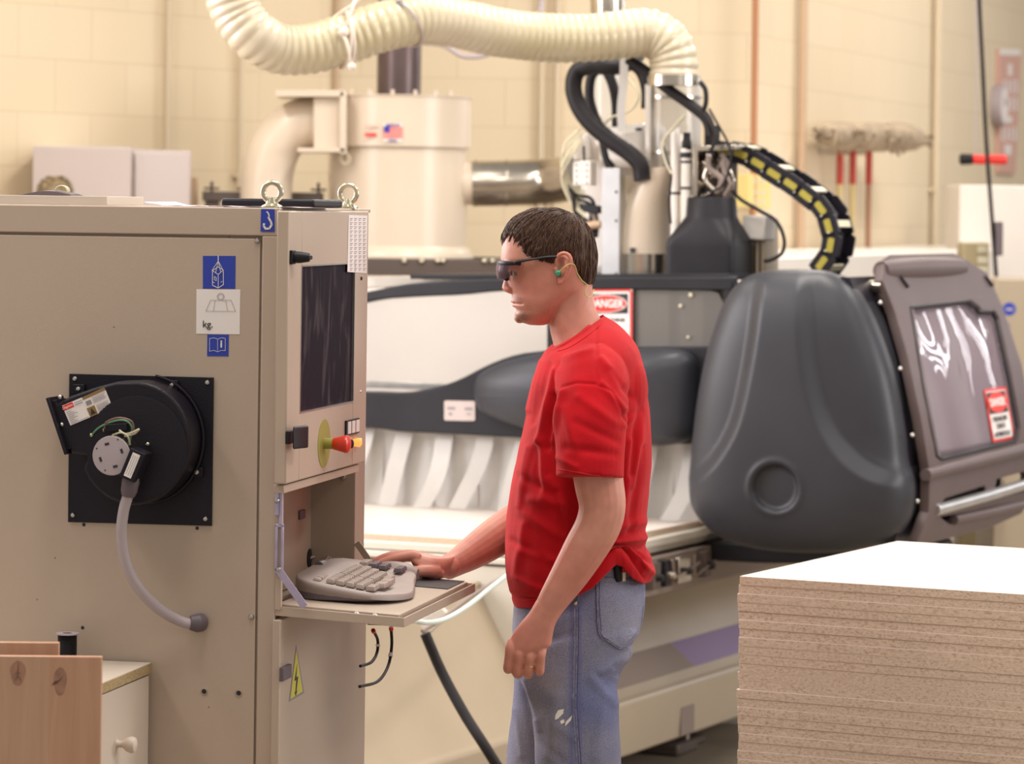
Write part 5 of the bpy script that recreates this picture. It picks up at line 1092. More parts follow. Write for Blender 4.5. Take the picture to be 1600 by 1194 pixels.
# ------------------------------------------------------------------ things on the right wall
def wq(px, py, off=.1): return WC.ray(px, py, 1, -off)
for k, (px_, pyb, m2, lab) in enumerate(((1313, 300, 'myel', 'leftmost'), (1333, 300, 'myel', 'middle'), (1358, 300, 'brown', 'rightmost'))):
    p = wq(px_, 232, .10); ro = thing('dust_mop', WC.w(p.x, 0, 0), WC.a, 'long handled dust mop hung head up on the right wall, %s of three' % lab, 'mop', 'dust mops hung on the wall')
    zt_, zm, zb2 = p.z, wq(px_, 288).z, wq(px_, 400).z
    MB().tube([(0, -.10, zt_+.05), (0, -.10, zm)], .016, 10).build('grip', 'mred' if k < 2 else 'mred', ro); MB().tube([(0, -.10, zm), (0, -.10, zb2)], .013, 10).build('handle', m2, ro)
    MB().box(-.012, .012, -.09, 0, zt_-.03, zt_+.0).build('wall_hook', 'steel', ro)
    xl, xr = [(1277, 1345), (1300, 1385), (1330, 1401)][k]; a, c = wq(xl, 215, .10).x-p.x, wq(xr, 215, .10).x-p.x; zc = wq(px_, 213).z; b = MB(); rb = random.Random(k)
    th = .055 if k else .05
    for i in range(130):
        x = a+(c-a)*rb.random(); f = math.sqrt(max(.05, 1-((x-(a+c)/2)/((c-a)/2))**2)); yy = -.12-.05*k+rb.uniform(-.06, .06); zz_ = zc+rb.uniform(-.03, .05)*f
        b.tube([(x, yy, zz_), (x+rb.uniform(-.05, .05), yy+rb.uniform(-.02, .02), zz_-.015*f), (x+rb.uniform(-.06, .06), yy, zz_-.025*f-rb.random()**8*.05)], [.010, .014, .007], 5)
    b.sph(((a+c)/2, -.12-.05*k, zc), ((c-a)/2*.97, .08, .068), 24, 12)
    b.build('mop_head', 'mop', ro)
def wplate(nm, m, pts, label, cat, off=.02, th=.02):
    qs = [WC.ray(x, y, 1, -off) for x, y in pts]; c = qs[0]
    r = thing(nm, WC.w(c.x, 0, c.z), WC.a, label, cat); MB().prism([q-Vector((c.x, 0, c.z)) for q in qs], (0, th-.0005, 0)).build('board', m, r, bevel=.002)
    def sub(n2, m2, pts2, o2=.002):
        MB().prism([WC.ray(x, y, 1, -off-.0005)-Vector((c.x, 0, c.z)) for x, y in pts2], (0, -o2, 0)).build(n2, m2, r, smooth=0)
    return r, sub, c
r, sub, c = wplate('wall_sign', 'signpink', [(1562, 77), (1596, 78), (1587, 272), (1560, 270)], 'tall narrow faded pink sign with pale characters on the right wall', 'sign')
sub('glare_strip', 'lam', [(1562, 76), (1595, 77), (1594, 87), (1562, 86)])
for (u, y0, y1) in ((1578, 100, 118), ): sub('sign_character', 'white', [(u-3, y0), (u+3, y0), (u+3, y1), (u-3, y1)])
for y0 in (125, 152, 199):
    for x0, x1 in ((1567, 1577), (1580, 1590)):
        x0 -= (y0-125)*.03; x1 -= (y0-125)*.03
        for yy in (y0, y0+9, y0+18): sub('sign_character', 'white', [(x0, yy), (x1, yy), (x1, yy+2.5), (x0, yy+2.5)])
        sub('sign_character', 'white', [(x0, y0), (x0+2.5, y0), (x0+2.5, y0+20), (x0, y0+20)]); sub('sign_character', 'white', [(x1-2.5, y0), (x1, y0), (x1, y0+20), (x1-2.5, y0+20)])
sub('sign_character', 'white', [(1573, 182), (1581, 182), (1581, 192), (1573, 192)]); sub('sign_character', 'white', [(1570, 226), (1580, 226), (1580, 242), (1570, 242)])
r, sub, c = wplate('wall_sign', 'signyel', [(1170, 272), (1204, 276), (1204, 326), (1170, 324)], 'faded yellow notice on the right wall behind the energy chain', 'sign', .06, .06)
for y0 in (280, 297, 312):
    for x0 in (1177, 1188): sub('notice_print', 'wirey', [(x0, y0), (x0+7, y0), (x0+7, y0+7), (x0, y0+7)])
p = wq(1553, 165, .0); ck = thing('wall_clock', WC.w(p.x, 0, p.z), WC.a, 'round white faced wall clock left of the tall pink sign', 'clock')
rc = (wq(1553, 132).z-wq(1553, 198).z)/2
MB().lathe([(rc, 0), (rc, .05), (rc*.9, .06), (rc*.9, .05)], (0, -.001, 0), (0, -1, 0), 40).build('clock_rim', 'greyhose', ck); MB().lathe([(rc*.88, .050), (rc*.88, .0615), (0, .0617)], (0, 0, 0), (0, -1, 0), 40).build('clock_face', 'white', ck)
for a, l in ((60, .6), (-35, .45)): MB().obox((math.sin(R(a))*rc*l/2, -.063, math.cos(R(a))*rc*l/2), (.008, 0, 0), (0, .002, 0), (math.sin(R(a))*rc*l, 0, math.cos(R(a))*rc*l)).build('clock_hand', 'ink', ck)
P_ = spline([at(1529, -60, 14.5), at(1530, 0, 14.5), at(1535, 100, 14.5), at(1541, 220, 14.5), at(1549, 330, 14.5), at(1557, 436, 14.5)], 8)
o = hose_ = MB().tube(P_, .0085, 10).build('hanging_hose', 'rubber', None); tag(o, 'dark air hose hanging straight down in front of the clock and red tool', 'hose')
t = thing('air_tool', at(1540, 249, 14.7), 0, 'red handled air tool with a black end hanging before the right wall', 'tool')
MB().tube([at(1499, 249, 14.7), at(1501, 249, 14.7), at(1519, 249, 14.7), at(1520, 249, 14.7)], [.014, .024, .022, .016], 14).build('black_end', 'rubber', t, world=True)
for a, c in ((1519, 1541), (1545, 1574)): MB().tube([at(a, 249, 14.7), at(a+2, 249, 14.7), at(c-3, 250, 14.7), at(c, 250, 14.7)], [.015, .02, .02, .010], 14).build('red_grip', 'redst', t, world=True)
MB().tube([at(1538, 249, 14.7), at(1548, 249, 14.7)], .012, 10).build('grip_core', 'wirey', t, world=True)
MB().tube([at(1525, 242, 14.7), at(1526, 100, 14.7), at(1525, -50, 14.7)], .0035, 6).build('support_cord', 'greyhose', t, world=True)
def rbox(nm, m, px0, px1, py0, py1, D, dep, label, cat, z0=None, bev=.006):
    a, c = at(px0, py0, D), at(px1, py1, D); zb3 = c.z if z0 is None else z0
    o = MB().box(0, c.x-a.x, 0, dep, 0, a.z-zb3).build(nm, m, None, bevel=bev); o.location = (a.x, D, zb3); tag(o, label, cat); return o
o = rbox('white_cabinet', 'creamw', 1500, 1680, 289, 434, 16.0, .5, 'large white wall cabinet below the tall pink sign', 'cabinet', 0)
q0, q1 = WC.ray(1190, 404, 1, -.72), WC.ray(1640, 404, 1, -.72)
o2 = MB().box(0, q1.x-q0.x, 0, .70, 0, q0.z).build('low_worktop', 'creamw', None, bevel=.006); o2.location = WC.w(q0.x, -.72, 0); o2.rotation_euler = (0, 0, WC.a); tag(o2, 'pale worktop running along the right wall behind the covers', 'worktop')
rbox('stacked_crate', 'machpale', 1255, 1380, 394, 412, 14.9, .25, 'beige stack of slats on the worktop left of the hood', 'crate', 0)
g = rbox('control_box', 'olive', 1505, 1545, 379, 434, 14.6, .2, 'olive and grey control box left of the hanging hose', 'box', 0)
for y in (384, 400, 416): q = at(1528, y, 14.59); MB().box(q.x-g.location.x, q.x-g.location.x+.04, -.01, 0, q.z-.03, q.z+.0).build('control_plate', 'wirey', g)
q = at(1560, 373, 14.5); MB().box(q.x-.014, q.x+.014, 14.46, 14.54, q.z-.07, q.z+.07).build('hose_clamp', 'kbd', hose_, bevel=.006)
bm = rbox('beige_machine', 'mach', 1556, 1760, 436, 900, 13.9, .5, 'beige machine cabinet with a round blue sticker at the right edge', 'machine', 0)
q = at(1577, 483, 13.9); MB().lathe([(.026, 0), (.026, .001), (0, .0015)], (q.x-bm.location.x, -.0005, q.z), (0, -1, 0), 28).build('blue_sticker', 'bluest', bm)
MB().box(q.x-bm.location.x-.014, q.x-bm.location.x+.014, -.0035, -.0015, q.z-.006, q.z+.004).build('sticker_print', 'greyhose', bm)
q = at(1574, 510, 13.9); MB().lathe([(.012, 0), (0, .001)], (q.x-bm.location.x, -.0005, q.z), (0, -1, 0), 20).build('blue_sticker', 'purple', bm)
# ------------------------------------------------------------------ the man
PD = 7.24
def P(px, py, dy=0): return at(px, py, PD+dy)
pr0 = P(890, 1000, 0)
man = thing('person', (pr0.x, PD, 0), 0, 'man in red t-shirt and jeans standing at the tray with one hand on the mouse', 'person')
OFF = Vector((pr0.x, PD, 0))
def inv(p):          # world point to sight-line pixel on the photograph, used to read the outline tables
    x, D, z = p; z -= CAMH; u = x*cr+z*sr; v = -x*sr+z*cr; return 800+F*u/D, Y0-F*v/D
def pl(p): q = P(800, 500, 0); return (800+F*((p.x-0)*cr+(p.z-CAMH)*sr)/PD, Y0-F*(-(p.x)*sr+(p.z-CAMH)*cr)/PD)   # same, as if in the body's middle plane
def ring(Fp, Bp, hw, dy=0, n=40, ex=.85, front=0):
    f, b_ = P(*Fp, dy), P(*Bp, dy); c = (f+b_)/2; h = (f-b_)/2; out = []
    for k in range(n):
        t = 2*math.pi*k/n; a, s = math.cos(t), math.sin(t); a2 = math.copysign(abs(a)**ex, a); s2 = math.copysign(abs(s)**ex, s)
        out.append(c+h*a2+Vector((0, hw*s2*(1-front*max(a, 0)), 0)))
    return out
def dense(rows, n):      # smooth interpolation between ring rows
    out = []
    R_ = [rows[0]]+rows+[rows[-1]]
    for i in range(1, len(R_)-2):
        a, b_, c, d = R_[i-1:i+3]
        for k in range(n):
            t = k/n; out.append([.5*((2*q)+(r-p)*t+(2*p-5*q+4*r-s)*t*t+(3*q-p-3*r+s)*t**3) for p, q, r, s in zip(a, b_, c, d)])
    out.append(rows[-1]); return out
def remesh(mb, vox, smooth=2, name='tmp'):
    o = mb.build(name, 'ink', None, smooth=0); m = o.modifiers.new('r', 'REMESH'); m.mode = 'VOXEL'; m.voxel_size = vox
    s = o.modifiers.new('s', 'SMOOTH'); s.iterations = smooth; s.factor = .5
    dg = bpy.context.evaluated_depsgraph_get(); me = bpy.data.meshes.new_from_object(o.evaluated_get(dg)); old = o.data
    bpy.data.objects.remove(o); bpy.data.meshes.remove(old); return me
def finish(me, name, m, parent, disp=None, col=None):
    if disp:
        me.update(); nr_ = [v.normal.copy() for v in me.vertices]
        for v, n in zip(me.vertices, nr_):
            d = disp(v.co, n)
            if d: v.co = v.co+(n*d if not isinstance(d, Vector) else d)
    if col:
        at_ = me.color_attributes.new('Col', 'FLOAT_COLOR', 'POINT'); buf = []
        for v in me.vertices: buf += list(col(v.co))+[1]
        at_.data.foreach_set('color', buf)
    for v in me.vertices: v.co = v.co-OFF
    me.polygons.foreach_set('use_smooth', [True]*len(me.polygons)); me.materials.clear(); me.materials.append(M[m]); me.name = name; me.update()
    o = bpy.data.objects.new(name, me); sc.collection.objects.link(o); o.parent = parent; return o
def gs(d, w_): return math.exp(-(d/w_)**2)
# --- head slices: (py, front, back, half width)
HS = [(329, 838, 872, .018), (332, 826, 884, .034), (338, 813, 897, .050), (348, 800, 911, .062), (360, 791, 920, .070), (374, 786, 926, .0745), (390, 783.5, 928.5, .0765), (404, 782.5, 929.5, .077), (413, 784, 929, .0765), (422, 789, 928, .0745), (432, 791.5, 926, .0725), (442, 794, 923, .0705), (452, 797, 917, .068), (460, 799.5, 908, .0655), (468, 799.5, 899, .063), (477, 801, 889, .059), (485, 805.5, 880, .055), (492, 804, 873, .050), (499, 808, 866, .043), (505, 818, 858, .033), (508, 828, 850, .02)]
def headring(py, f, b_, hw, n=56, grow=0):
    F_, B_ = P(f, py), P(b_, py); c = F_*.46+B_*.54; out = []
    ff = (F_-c).x; bb = (B_-c).x
    fr = max(0, min(1, (py-395)/60))        # the face narrows towards the front
    for k in range(n):
        t = 2*math.pi*k/n; a, s = math.cos(t), math.sin(t)
        x = (ff if a > 0 else -bb*1)*a if a > 0 else bb*(-a)
        x = ff*a if a > 0 else bb*(-a)
        wv = hw*math.copysign(abs(s)**(.80 if a < 0 else .88), s)*(1-.10*fr*max(0, a)**1.0)
        out.append(Vector((c.x+x, c.y+wv, c.z)))
    return out
hrows = dense([headring(*h) for h in HS], 3)
body = MB().rings(hrows)
# nose: py, bridge px, half width
nr_ = [(414, 787, .006), (422, 787.5, .007), (430, 788, .0085), (437, 787.5, .010), (443, 785.8, .0125), (448, 784.6, .0150), (452, 785.2, .0172), (456, 789.5, .0165), (459, 796, .011)]
def nring(py, f, hw):
    F_ = P(f, py); B_ = P(812, py); return [Vector((F_.x+(B_.x-F_.x)*(.5-.5*math.cos(t))**1.0, F_.y+hw*math.copysign(abs(math.sin(t))**.8, math.sin(t))*(1+.25*(1-math.cos(t))/2), F_.z)) for t in [2*math.pi*k/20 for k in range(20)]]
body.rings(dense([nring(*q) for q in nr_], 3))
for s in (-1, 1): body.sph(P(798.5, 451.5, .0130*s), (.0110, .0068, .0072), 14, 8)            # nostril wings
body.sph(P(804.5, 470.5), (.0095, .023, .0052), 16, 8); body.sph(P(806, 477.5), (.0085, .020, .0050), 16, 8)      # lips
body.sph(P(812, 496), (.012, .020, .0125), 16, 8)                                              # chin
for s in (-1, 1):
    body.sph(P(800, 410, .026*s), (.018, .022, .008), 14, 8)                                   # brow ridge
# ears
for s in (-1, 1):
    e = lambda px, py, o=0: P(px, py, s*(.078+o))
    rim = spline([e(871, 417, .0), e(870, 406, .004), e(874, 398, .008), e(882, 395.5, .011), e(890, 400, .013), e(892, 410, .013), e(889, 422, .010), e(884, 433, .006), e(878, 441, .002), e(872, 442, .0)], 4)
    body.tube(rim, [.0042]*len(rim), 8)
    cpt = [e(872, 418), e(872, 405, .002), e(880, 399, .005), e(888, 404, .007), e(888, 416, .007), e(883, 430, .004), e(876, 440, .001)]
    body.prism(cpt, (0, -s*.008, 0)); body.sph(e(876, 438, .001), (.0075, .004, .008), 10, 8); body.sph(e(869, 421, .0), (.004, .005, .006), 10, 8)
    anti = spline([e(884, 405, .006), e(884, 414, .009), e(881, 424, .008), e(877, 430, .004)], 4); body.tube(anti, .003, 8)
# neck and trunk core
body.rings(dense([ring((862, 440), (926, 425), .048), ring((858, 475), (926, 462), .053), ring((858, 508), (932, 485), .056), ring((864, 535), (940, 500), .061), ring((868, 552), (950, 515), .075), ring((866, 575), (965, 545), .11), ring((858, 610), (975, 590), .15), ring((850, 700), (980, 690), .15), ring((840, 850), (980, 840), .15), ring((830, 960), (980, 950), .14), ring((850, 1030), (960, 1030), .12)], 3))
body.tube([P(884, 455, .04), P(868, 530, .012)], [.011, .008], 10); body.tube([P(884, 455, -.04), P(868, 530, -.012)], [.011, .008], 10)
def limb(pts, flat=1.0, n=5, seg=20):
    c = spline([P(a, b_, d) for a, b_, d, r in pts], n); r = [v.x for v in spline([(r, 0, 0) for a, b_, d, r in pts], n)]
    body.tube(c, r, seg, flat=flat, up=(0, 1, 0))
# near arm (his left)
limb([(928, 600, -.15, .055), (928, 650, -.205, .055), (931, 710, -.232, .052), (936, 755, -.238, .0495), (941, 790, -.24, .0470), (934, 822, -.24, .0455), (913, 860, -.24, .0430), (889, 900, -.238, .0375), (865, 937, -.236, .0305), (852, 960, -.235, .0268)], .86)
body.sph(P(958, 795, -.236), (.022, .024, .028), 14, 10)
def hring(c, d, hw, th, n=20):
    d = Vector(d).normalized(); return [c+d*hw*math.copysign(abs(math.cos(t))**.8, math.cos(t))+Vector((0, th*math.sin(t), 0)) for t in [2*math.pi*k/n for k in range(n)]]
HDY = -.235
body.rings(dense([hring(P(856, 950, HDY), (-.85, 0, .52), .0275, .0235), hring(P(846, 970, HDY), (-.87, 0, .48), .0295, .0215), hring(P(837, 987, HDY), (-.92, 0, .38), .0360, .0190), hring(P(829, 1003, HDY+.001), (-.97, 0, .2), .0410, .0175), hring(P(824, 1016, HDY+.003), (-.98, 0, -.16), .0410, .0160), hring(P(822, 1026, HDY+.006), (-.97, 0, -.22), .036, .012)], 3))
for kx, ky, tx, ty, r in ((797, 1013, 793.5, 1042, .0093), (811, 1022, 808, 1049, .0098), (828, 1027, 825, 1050, .0096), (845.5, 1023, 842.5, 1046, .0088)):
    pts = [P(kx+3, ky-12, HDY+.002), P(kx, ky, HDY-.004), P((kx+tx)/2, (ky+ty)/2, HDY+.000), P(tx, ty, HDY+.006), P(tx+.5, ty+4.0, HDY+.020), P(tx+2, ty+1, HDY+.034), P(tx+3, ty-8, HDY+.040), P(tx+4, ty-17, HDY+.038)]
    c = spline(pts, 4); body.tube(c, [r*(1.0+.10*gs(i-4, 2.5)+.06*gs(i-13, 3)-.012*max(0, i-16)) for i in range(len(c))], 12)
    body.sph(pts[-1], r*.82, 10, 8); body.sph(pts[1], r*1.12, 12, 8)
c = spline([P(836, 982, HDY+.016), P(818, 1000, HDY+.030), P(806, 1016, HDY+.040), P(800, 1030, HDY+.046), P(799, 1040, HDY+.048)], 4); body.tube(c, [.0125, .0125, .0125, .012, .012, .0115, .011, .011, .011, .0105, .0105, .0105, .010, .0095, .009, .0085, .0075][:len(c)], 12); body.sph(c[-1], .0075, 10, 8)
# far arm (his right) reaching to the mouse
limb([(905, 610, .14, .052), (893, 670, .185, .052), (874, 740, .20, .048), (862, 778, .195, .045), (838, 800, .17, .045), (800, 823, .125, .0435), (765, 846, .075, .040), (735, 866, .03, .0335), (712, 880, -.01, .0272), (698, 887, -.035, .0255)], 1.0)
def h2(px, py, dy, th, hw, up=(-.25, 0, 1), n=20):
    c = P(px, py, dy); u = Vector(up).normalized(); return [c+Vector((0, 1, 0))*hw*math.copysign(abs(math.cos(t))**.8, math.cos(t))+u*th*math.sin(t) for t in [2*math.pi*k/n for k in range(n)]]
M0 = -.062; body.sph(P(702, 886, -.033), (.0245, .027, .0232), 16, 10)
body.rings(dense([h2(704, 885, M0+.03, .0235, .029, (.3, 0, 1)), h2(692, 887, M0+.012, .0235, .031, (.2, 0, 1)), h2(676, 886, M0, .0245, .037, (.1, 0, 1)), h2(662, 881, M0, .0225, .041, (0, 0, 1)), h2(651, 876, M0, .0175, .0415, (-.1, 0, 1)), h2(643, 873, M0+.002, .012, .038, (-.2, 0, 1))], 3))
for q in ([(655, 872, -.030), (645, 868, -.031), (628, 869.5, -.034), (612, 873, -.036), (598, 878, -.037), (588, 883, -.037)], [(655, 870, -.010), (645, 866, -.011), (626, 866.5, -.012), (606, 869.5, -.013), (591, 875, -.014), (582, 880, -.014)], [(655, 871, .012), (645, 867, .013), (628, 867, .014), (612, 870, .014), (600, 877, .014), (594, 884, .013)], [(655, 873, .032), (645, 871, .034), (632, 872, .037), (620, 876, .038), (612, 882, .038), (608, 888, .037)]):
    pts = [P(a, b_, M0+d) for a, b_, d in q]; c = spline(pts, 4); n_ = len(c); body.tube(c, [(.0095-.0022*i/n_)*(1+.08*gs(i-4, 2)+.07*gs(i-11, 2)) for i in range(n_)], 12); body.sph(c[-1], .0071, 10, 8)
c = spline([P(683, 893, M0-.020), P(668, 893, M0-.040), P(650, 893, M0-.052), P(636, 893.5, M0-.054), P(624, 893.5, M0-.050), P(616, 892.5, M0-.046)], 4); n_ = len(c); body.tube(c, [.0145-.0065*min(1, i/n_*1.25)+.0012*gs(i-12, 2.5) for i in range(n_)], 12); body.sph(c[-1], .0068, 10, 8)
body.sph(P(676, 896, M0-.012), (.026, .026, .0145), 14, 10)
skm = remesh(body, .0020, 3)
def face_disp(p, n):
    px, py = pl(p)
    if py > 520 or px > 860 or px < 770: return 0
    y = p.y-PD; d = Vector((0, 0, 0)); x = 0
    for s in (-1, 1):
        x += .0050*math.exp(-((px-796)/10)**2-((py-426)/8)**2-((y-s*.031)/.017)**2)     # eye sockets
    x += .0028*math.exp(-((py-482.5)/2.6)**2-(y/.016)**2)*(px < 815)
    x += .0015*math.exp(-((py-464)/3)**2-(y/.004)**2)*(px < 812)
    x += .0030*math.exp(-((px-812)/6)**2-((py-474)/2.2)**2)*(abs(y) > .012)
    if abs(py-474.2) < 1.3 and px < 815: x += .0022
    if x: d = Vector((x, 0, 0)); return d
    return 0
SK = (.57, .262, .188)
def mixc(a, b_, t): return tuple(a[i]*(1-t)+b_[i]*t for i in range(3))
def skin_col(p):
    px, py = pl(p); y = p.y-PD; c = SK; nz_ = noise.noise(p*60); n2 = noise.noise(p*14)
    c = mixc(c, (.55, .20, .15), .25+.35*n2)
    if py < 520 and px < 932:
        t = math.exp(-((px-806)/10)**2-((py-471)/3.2)**2)+math.exp(-((px-806)/8)**2-((py-477.5)/3)**2)
        if abs(y) < .026 and px < 816: c = mixc(c, (.50, .15, .14), min(1, t)*.75)
        c = mixc(c, (.62, .20, .15), .45*gs(math.hypot(px-790, py-449), 12)+.30*gs(math.hypot(px-830, py-450), 26))
        if math.hypot(px-880, py-418) < 30 and abs(y) > .074: c = mixc(c, (.60, .20, .14), .35); c = mixc(c, (.20, .06, .045), .75*gs(math.hypot((px-876)/5, (py-411)/9), 1))  # shade in the ear hollow is put into the skin colour
        b_ = .0
        b_ = max(b_, 1.1*gs((px-814)/13, 1)*gs((py-495)/11, 1)*(.75+.7*noise.noise(p*420)))       # chin beard
        b_ = max(b_, .95*gs((px-807-(py-463)*.8)/9, 1)*gs((py-465.5)/4.5, 1)*(.65+.7*noise.noise(p*420)))     # moustache
        b_ = max(b_, .20*gs((py-485)/24, 1)*gs((px-845)/35, 1)*(.6+.8*noise.noise(p*380)))
        c = mixc(c, (.11, .05, .026), max(0, min(.85, b_)))
        for s in (-1, 1):
            lin = 408-(px-786)*.02
            t = gs((py-lin)/3.2, 1)*(1 if 786 < px < 820 else 0)*(1 if .010 < y*s < .07 else 0); c = mixc(c, (.09, .045, .025), .75*t*(.7+.6*noise.noise(p*350)))
        if 424 < py < 430 and 792 < px < 808 and abs(y) > .018: c = mixc(c, (.12, .06, .05), .7)
    elif py > 830: c = mixc(c, (.56, .19, .15), .30+.25*n2)
    f = 1+.10*nz_; return (c[0]*f, c[1]*f, c[2]*f)
M['skin'] = mat('skin', SK, .48, bump=.10, bscale=500, sss=.12); nt = M['skin'].node_tree; a_ = nt.nodes.new('ShaderNodeAttribute'); a_.attribute_name = 'Col'; nt.links.new(a_.outputs['Color'], nt.nodes['Principled BSDF'].inputs['Base Color'])
bo = finish(skm, 'body', 'skin', man, face_disp, skin_col)
for s in (-1, 1):
    e = MB().sph(P(807, 426.5, s*.029), .0108, 20, 14).build('eye', 'eyewhite', man, world=True); MB().lathe([(.0058, 0), (.004, .0012), (0, .0016)], P(807, 426.5, s*.029)+Vector((-.0102, 0, -.001)), (-1, 0, -.1), 16).build('iris', 'ink', e); e.children[0].location = -OFF
# --- hair
HLN = [(774, 372), (783, 378), (788, 374), (794, 369), (800, 367.5), (806, 377), (810, 376), (818, 391), (824, 398), (832, 402), (842, 405), (853, 408), (863, 410), (868, 408), (872, 398), (884, 392), (893, 399), (898, 418), (904, 430), (912, 442), (920, 448), (928, 451), (940, 452)]
def hairmask(p):
    px, py = pl(p); y = p.y-PD; lim = interp(HLN, px)+2.5*noise.noise(Vector((px*.22, y*60, 1))); return (lim-py)
HH = [(h[0], h[1], h[2], h[3]) for h in HS if h[0] < 455]
hr = dense([headring(*h, n=160) for h in HH+[(460, 830, 908, .055)]], 9); hv_ = []
for r in hr:
    c = sum(r, Vector())/len(r); row = []
    for p in r:
        m = hairmask(p); px, py = pl(p); d = (p-c); d.z = 0; d = d.normalized(); up_ = max(0, (352-py)/26)
        d = (d+Vector((0, 0, up_*1.0))).normalized()
        th = .0030+.0015*sst((380-py)/40)+.0010*sst((px-880)/30)
        th *= sst((m+3)/(9 if px > 830 else 14)); th = th-.006*(1-sst((m+5)/6))
        ang = math.atan2(p.y-PD, px-862); fl = px*.16+py*.05
        th += .0011*noise.noise(Vector((fl*1.1+3*math.sin(py*.04), (p.y-PD)*55, py*.025)))*sst(m/8)+.0012*noise.noise(Vector((fl*.35, (p.y-PD)*22, py*.02)))*sst(m/8)
        row.append(p+d*th)
    hv_.append(row)
M['hair'] = mat('brown_hair', (.125, .062, .038), .5, col2=(.034, .016, .010), nscale=60, bump=.8, bscale=8, spec=.25)
nt = M['hair'].node_tree
for n_ in list(nt.nodes):
    if n_.type == 'TEX_NOISE':
        mp = nt.nodes.new('ShaderNodeMapping'); mp.inputs['Scale'].default_value = (16, 16, 1.6); mp.inputs['Rotation'].default_value = (0, R(18), 0)
        tcn = [q for q in nt.nodes if q.type == 'TEX_COORD'][0]; nt.links.new(tcn.outputs['Object'], mp.inputs[0]); nt.links.new(mp.outputs[0], n_.inputs['Vector'])
        n_.inputs['Scale'].default_value = 22
hb = MB().rings(hv_)
bvh = BVHTree.FromPolygons([tuple(v) for v in hb.v], hb.f)
rh = random.Random(11); cr_ = P(893, 342)            # crown
hc = P(862, 400)
for k in range(1500):
    a = rh.uniform(0, 2*math.pi); el = rh.uniform(-.35, 1.5); d0 = Vector((math.cos(a)*math.cos(el), math.sin(a)*math.cos(el), math.sin(el)))
    loc, n, i, ds_ = bvh.ray_cast(hc+d0*.4, -d0)
    if loc is None or hairmask(loc) < 0: continue
    t = (loc-cr_); t = t-n*t.dot(n)
    if t.length < .004: continue
    g = Vector((0, 0, -1)); g = g-n*g.dot(n); px_, py_ = pl(loc)
    dirn = (t.normalized()*.8+g*(.9 if py_ > 372 else .35)+Vector((rh.uniform(-.12, .12), rh.uniform(-.12, .12), 0))); dirn = (dirn-n*dirn.dot(n)).normalized()
    p = loc.copy(); pts = [p-n*.001]; L = rh.uniform(.018, .034); lift = rh.uniform(.0006, .0032)
    for s in range(1, 5):
        q = p+dirn*L/4; l2, n2, i2, d2 = bvh.find_nearest(q)
        if hairmask(l2) < -5-3*(px_ < 822): break
        p = l2+ (n2 if (l2-hc).dot(n2) > 0 else -n2)*lift*(s/4); pts.append(p.copy()); dirn = ((p-pts[-2])-n2*(p-pts[-2]).dot(n2)).normalized()+Vector((0, 0, -.06))
    if len(pts) > 2: hb.tube(pts, [.0013*(1-.8*(i/(len(pts)-1))**2) for i in range(len(pts))], 5)
hair = hb.build('hair', 'hair', man, world=True, smooth=80)
# forehead locks
b = MB()
for (x0, y0, x1, y1, dy) in ((800, 356, 784.5, 383, -.012), (797, 356, 783, 379, .0), (806, 354, 787, 380, -.03), (812, 356, 795, 379, -.045), (822, 360, 803, 383, -.058), (830, 368, 809, 386, -.066), (836, 372, 816, 392, -.072), (842, 380, 824, 400, -.074), (803, 352, 786, 376, .02), (848, 385, 834, 405, -.077)):
    for j in range(8):
        o = rh.uniform(-2.5, 2.5); pts = spline([P(x0+o, y0, dy), P((x0+x1)/2-3+o, (y0+y1)/2-3, dy-.003), P(x1+o*.6, y1+rh.uniform(-3, 2), dy-.002)], 5); b.tube(pts, [.0011*(1-.85*(i/len(pts))**1.5) for i in range(len(pts))], 5)
fl_ = b.build('front_locks', 'hair', None)
for v in fl_.data.vertices: v.co = Vector(v.co)-OFF
fl_.parent = hair
# --- glasses, ear plug
gl = bpy.data.objects.new('safety_glasses', None); sc.collection.objects.link(gl); gl.parent = man; gl['label'] = 'wraparound safety glasses with black brow bar'
def g_(mb, nm, m, par=None, **k):
    o = mb.build(nm, m, None, **k)
    for v in o.data.vertices: v.co = Vector(v.co)-OFF
    o.parent = par or gl; return o
def gpt(u, py, bulge=0):       # u from -1 (near side) to 1 (far side): wraps round the face
    t = u*1.25; r = .067; return P(778, py)+Vector((.0+(1-math.cos(t))*r*1.0-bulge, math.sin(t)*r*1.02, 0))
bar = [gpt(u/12, 410+1.0*abs(u/12)-1*(abs(u) < 2)) for u in range(-12, 13)]
g_(MB().tube(bar, [.0021+.0013*gs(abs(i-12)-6, 3) for i in range(25)], 8, flat=1.5), 'brow_bar', 'blackplastic')
rs = []
for i in range(33):
    u = (i-16)/16; top = 410.5; bot = 437-3*abs(u)-12*sst((abs(u)-.55)/.45)-7*math.exp(-(u/.14)**2); bot = max(bot, 416)
    rs.append([gpt(u, top), gpt(u, (top+bot)/2, .002), gpt(u, bot, .0005), gpt(u, bot, .0025), gpt(u, (top+bot)/2, .004), gpt(u, top, .002)])
g_(MB().rings(rs), 'lens', 'lens', smooth=70)
for s in (-1, 1):
    tp = spline([gpt(s*1.0, 411), P(806, 409.5, s*.072), P(822, 406.5, s*.0775), P(838, 404, s*.080), P(856, 401.5, s*.084), P(872, 401, s*.085)], 5)
    g_(MB().tube(tp, [.0036-.0012*min(1, i/10) for i in range(len(tp))], 8, flat=1.2), 'temple_arm', 'blackplastic')
    g_(MB().sph(P(791.5, 432, s*.017), (.0075, .0035, .0095), 14, 10), 'nose_pad', 'blackplastic')
e0 = P(872, 427, -.084)
pg = g_(MB().tube([P(873, 426, -.072), P(872, 427, -.083), P(871.5, 428, -.090)], [.006, .0068, .004], 14), 'ear_plug', 'plug', man)
